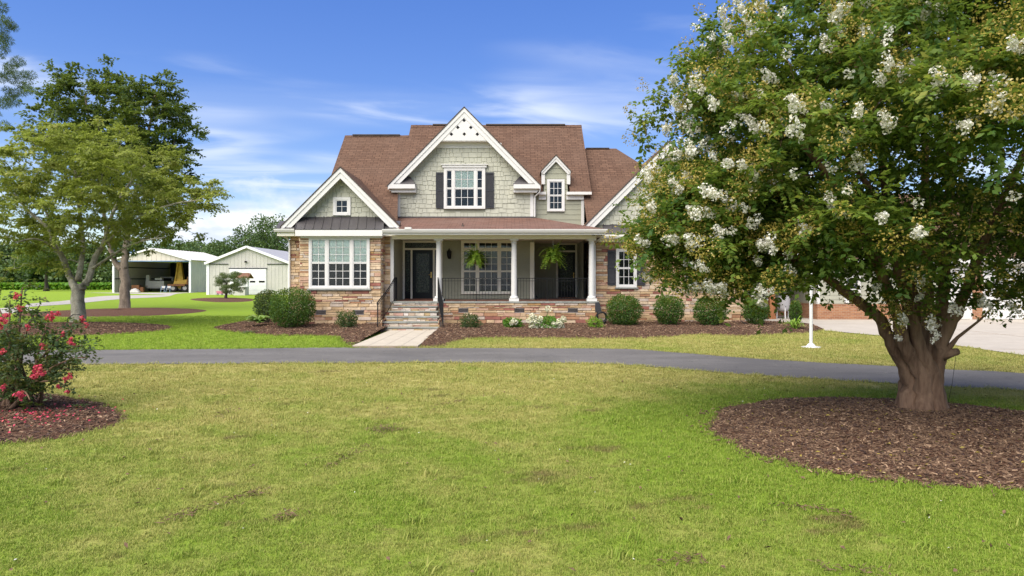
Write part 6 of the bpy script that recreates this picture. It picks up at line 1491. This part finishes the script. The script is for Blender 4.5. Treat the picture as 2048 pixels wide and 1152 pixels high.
# ------------------------------------------------------------------ lawn blades and mulch chips (uncountable)
def scatter(name, label, cat, P, scale, tuft_meshes, seed, tilt=.15):
    """points carrying a scale; geometry nodes set one of the small meshes on each"""
    col = bpy.data.collections.new(name + '_pieces')
    for me in tuft_meshes: col.objects.link(bpy.data.objects.new(name + '_piece', me))
    me = bpy.data.meshes.new(name); me.vertices.add(len(P)); me.vertices.foreach_set('co', P.astype(np.float32).ravel())
    a = me.attributes.new('size', 'FLOAT', 'POINT'); a.data.foreach_set('value', scale.astype(np.float32))
    o = bpy.data.objects.new(name, me); link(o); tag(o, label, cat, kind='stuff')
    ng = bpy.data.node_groups.new(name + '_nodes', 'GeometryNodeTree'); ng.interface.new_socket('Geometry', in_out='INPUT', socket_type='NodeSocketGeometry'); ng.interface.new_socket('Geometry', in_out='OUTPUT', socket_type='NodeSocketGeometry')
    N = ng.nodes; gi, go = N.new('NodeGroupInput'), N.new('NodeGroupOutput'); ip = N.new('GeometryNodeInstanceOnPoints'); ci = N.new('GeometryNodeCollectionInfo'); ci.inputs['Collection'].default_value = col; ci.inputs['Separate Children'].default_value = True; ci.inputs['Reset Children'].default_value = True
    rv = N.new('FunctionNodeRandomValue'); rv.data_type = 'FLOAT_VECTOR'; rv.inputs['Min'].default_value = (-tilt, -tilt, 0); rv.inputs['Max'].default_value = (tilt, tilt, 6.283); rv.inputs['Seed'].default_value = seed
    na = N.new('GeometryNodeInputNamedAttribute'); na.data_type = 'FLOAT'; na.inputs['Name'].default_value = 'size'
    L = ng.links.new; L(gi.outputs[0], ip.inputs['Points']); L(ci.outputs[0], ip.inputs['Instance']); ip.inputs['Pick Instance'].default_value = True
    L(rv.outputs[0], ip.inputs['Rotation']); L(na.outputs[0], ip.inputs['Scale']); L(ip.outputs[0], go.inputs[0])
    md = o.modifiers.new('scatter', 'NODES'); md.node_group = ng; return o
def tuft(seed, n=16, rad=.055, h=.027, w_=.0045):
    r = np.random.default_rng(seed); V, F, A = [], [], []
    for i in range(n):
        a = r.uniform(0, 6.28); q = rad * math.sqrt(r.random()); b = np.array([q * math.cos(a), q * math.sin(a), -.004]); t = r.uniform(0, 6.28); d = np.array([math.cos(t), math.sin(t), 0]); s = np.array([-d[1], d[0], 0]); hh = h * r.uniform(.5, 1.2); ln = r.uniform(.2, 1.1) * hh
        k = len(V); mid = b + d * ln * .4 + np.array([0, 0, hh * .62]); tip = b + d * ln + np.array([0, 0, hh * r.uniform(.75, 1)])
        V += [b - s * w_ / 2, b + s * w_ / 2, mid + s * w_ * .4, mid - s * w_ * .4, tip]; F += [(k, k + 1, k + 2, k + 3), (k + 3, k + 2, k + 4)]; A += [r.random()] * 5
    me = bpy.data.meshes.new('grass_tuft'); me.from_pydata([tuple(v) for v in V], [], F); at = me.attributes.new('var', 'FLOAT', 'POINT'); at.data.foreach_set('value', A); me.materials.append(M['grass_blade']); return me
r = np.random.default_rng(3)
def lawn_points(y0, y1, dens, spread=.86):
    """points over the lawn in view, thinning with distance"""
    ys = np.linspace(y0, y1, 60); wts = np.array([dens(y) * 2 * (spread * y + 1.2) for y in ys]); tot = float(np.sum((wts[1:] + wts[:-1]) / 2 * np.diff(ys))); n = int(tot); cdf = np.concatenate([[0], np.cumsum((wts[1:] + wts[:-1]) / 2)]); cdf /= cdf[-1]
    y = np.interp(r.random(n), cdf, ys); x = r.uniform(-1, 1, n) * (spread * y + 1.2); return np.stack([x, y], 1)
P = lawn_points(3.2, 34, lambda y: 860 * min(1, (5.2 / y)) ** 1.8)
keep = np.ones(len(P), bool)
HOUSE = np.array([(-8.6, 25.3), (9.2, 25.3), (9.2, 37), (-8.6, 37)]); BLOCK.append(HOUSE)
for b in BLOCK: keep &= ~inside(P, np.asarray(b))
P = P[keep]; sc = np.clip((P[:, 1] / 6) ** .55, .85, 2.6) * r.uniform(.7, 1.35, len(P))
scatter('grass', 'short mown grass blades covering the lawn', 'grass', np.c_[P, np.zeros(len(P))], sc, [tuft(k) for k in range(6)], 4)
WD = lawn_points(3.4, 16, lambda y: 2.2)
kw = np.ones(len(WD), bool)
for b in BLOCK: kw &= ~inside(WD, np.asarray(b))
WD = WD[kw]
scatter('lawn_weeds', 'taller clumps and weeds scattered through the lawn', 'weeds', np.c_[WD, np.zeros(len(WD))], r.uniform(.7, 1.6, len(WD)), [tuft(60 + k, 30, .06, .05, .007) for k in range(4)], 12, .2)
# ragged longer grass along bed and drive edges
ed = []
for b in BLOCK[:-1]:
    b = np.asarray(b); nb = np.roll(b, -1, 0)
    for p, q in zip(b, nb):
        L_ = np.linalg.norm(q - p); y = (p[1] + q[1]) / 2
        if y < 3 or y > 30 or L_ > 20: continue
        k = int(L_ * 60 / (1 + y / 10)); t = r.random((k, 1)); e = p + (q - p) * t + r.normal(size=(k, 2)) * .045; ed.append(e)
ed = np.vstack(ed); ed = ed[(np.abs(ed[:, 0]) < .86 * ed[:, 1] + 1)]
k2 = np.ones(len(ed), bool); k2 &= ~inside(ed, HOUSE); k2 &= ~inside(ed, BLOCK[2]); k2 &= ~inside(ed, conc); k2 &= ~((ed[:, 1] > 24.8) & (np.abs(ed[:, 0]) < 9.5)); ed = ed[k2]
scatter('edge_grass', 'ragged grass fringe along the beds and driveway edges', 'grass', np.c_[ed, np.zeros(len(ed))], np.clip((ed[:, 1] / 6) ** .5, .9, 2.2) * r.uniform(.7, 1.3, len(ed)), [tuft(20 + k, 14, .05, .038) for k in range(4)], 6, .3)
def chip(seed, mat):
    r = np.random.default_rng(seed); l, w_, h = r.uniform(.025, .055), r.uniform(.007, .014), r.uniform(.004, .008); j = lambda: r.uniform(-.003, .003)
    return MB().hexa([(-l / 2 + j(), -w_ / 2, 0), (l / 2 + j(), -w_ / 2 + j(), 0), (l / 2 + j(), w_ / 2, 0), (-l / 2, w_ / 2 + j(), 0), (-l / 2 + j(), -w_ / 2, h), (l / 2 + j(), -w_ / 2 + j(), h), (l / 2, w_ / 2, h), (-l / 2, w_ / 2, h)]).mesh('mulch_piece', M[mat])
CH = [chip(k, m_) for k, m_ in enumerate(('mulch_chip', 'mulch_chip_dark', 'mulch_chip', 'mulch_chip_dark', 'mulch_chip', 'mulch_chip', 'mulch_chip_pale', 'mulch_chip'))]
dg = bpy.context.evaluated_depsgraph_get()
def on_surface(objs, n, seed, zlift=.002):
    """points spread over mesh tops by triangle area"""
    r = np.random.default_rng(seed); T = []
    for o in objs:
        me = o.data; me.calc_loop_triangles(); co = np.empty(len(me.vertices) * 3, np.float32); me.vertices.foreach_get('co', co); co = co.reshape(-1, 3); ti = np.empty(len(me.loop_triangles) * 3, np.int32); me.loop_triangles.foreach_get('vertices', ti); T.append(co[ti.reshape(-1, 3)])
    T = np.vstack(T); A = np.linalg.norm(np.cross(T[:, 1] - T[:, 0], T[:, 2] - T[:, 0]), axis=1); k = r.choice(len(T), n, p=A / A.sum()); u_, v_ = r.random((2, n, 1)); s = (u_ + v_) > 1; u_, v_ = np.where(s, 1 - u_, u_), np.where(s, 1 - v_, v_)
    return T[k, 0] + u_ * (T[k, 1] - T[k, 0]) + v_ * (T[k, 2] - T[k, 0]) + np.array([0, 0, zlift])
beds = [o for o in C.objects if o.name.startswith('mulch_bed')]
pA = on_surface([beds[0]], 42000, 1); sp_ = bedA[r.integers(0, len(bedA), 900)] + r.normal(size=(900, 2)) * .10; pA = np.vstack([pA, np.c_[sp_, np.full(900, .012)]]); pB = on_surface([beds[1]], 9000, 2); pC = on_surface(beds[2:3] + beds[5:], 26000, 3)
PP = np.vstack([pA, pB, pC]); sc = np.concatenate([.28 + 1.25 * r.random(len(pA)) ** 2.0, .35 + 1.4 * r.random(len(pB)) ** 2, r.uniform(1.0, 2.2, len(pC))])
scatter('mulch_chips', 'loose bark chips covering the mulch beds', 'mulch', PP, sc, CH, 8, .45)
# a few pale fallen leaves and petals on the bed below the white tree
q = on_surface([beds[0]], 420, 11, .012); n = len(q)
o = bpy.data.objects.new('fallen_leaves', leaves_mesh('fallen_leaves', q, unit(r.normal(size=(n, 3)) * np.array([1, 1, .2])), np.tile([0, 0, 1.], (n, 1)) + r.normal(size=(n, 3)) * .35, r.uniform(.03, .06, n), r.uniform(.015, .03, n), r.random(n), M['leaf_bud'])); link(o); tag(o, 'dry yellow leaves fallen on the bed under the white tree', 'leaves', kind='stuff')
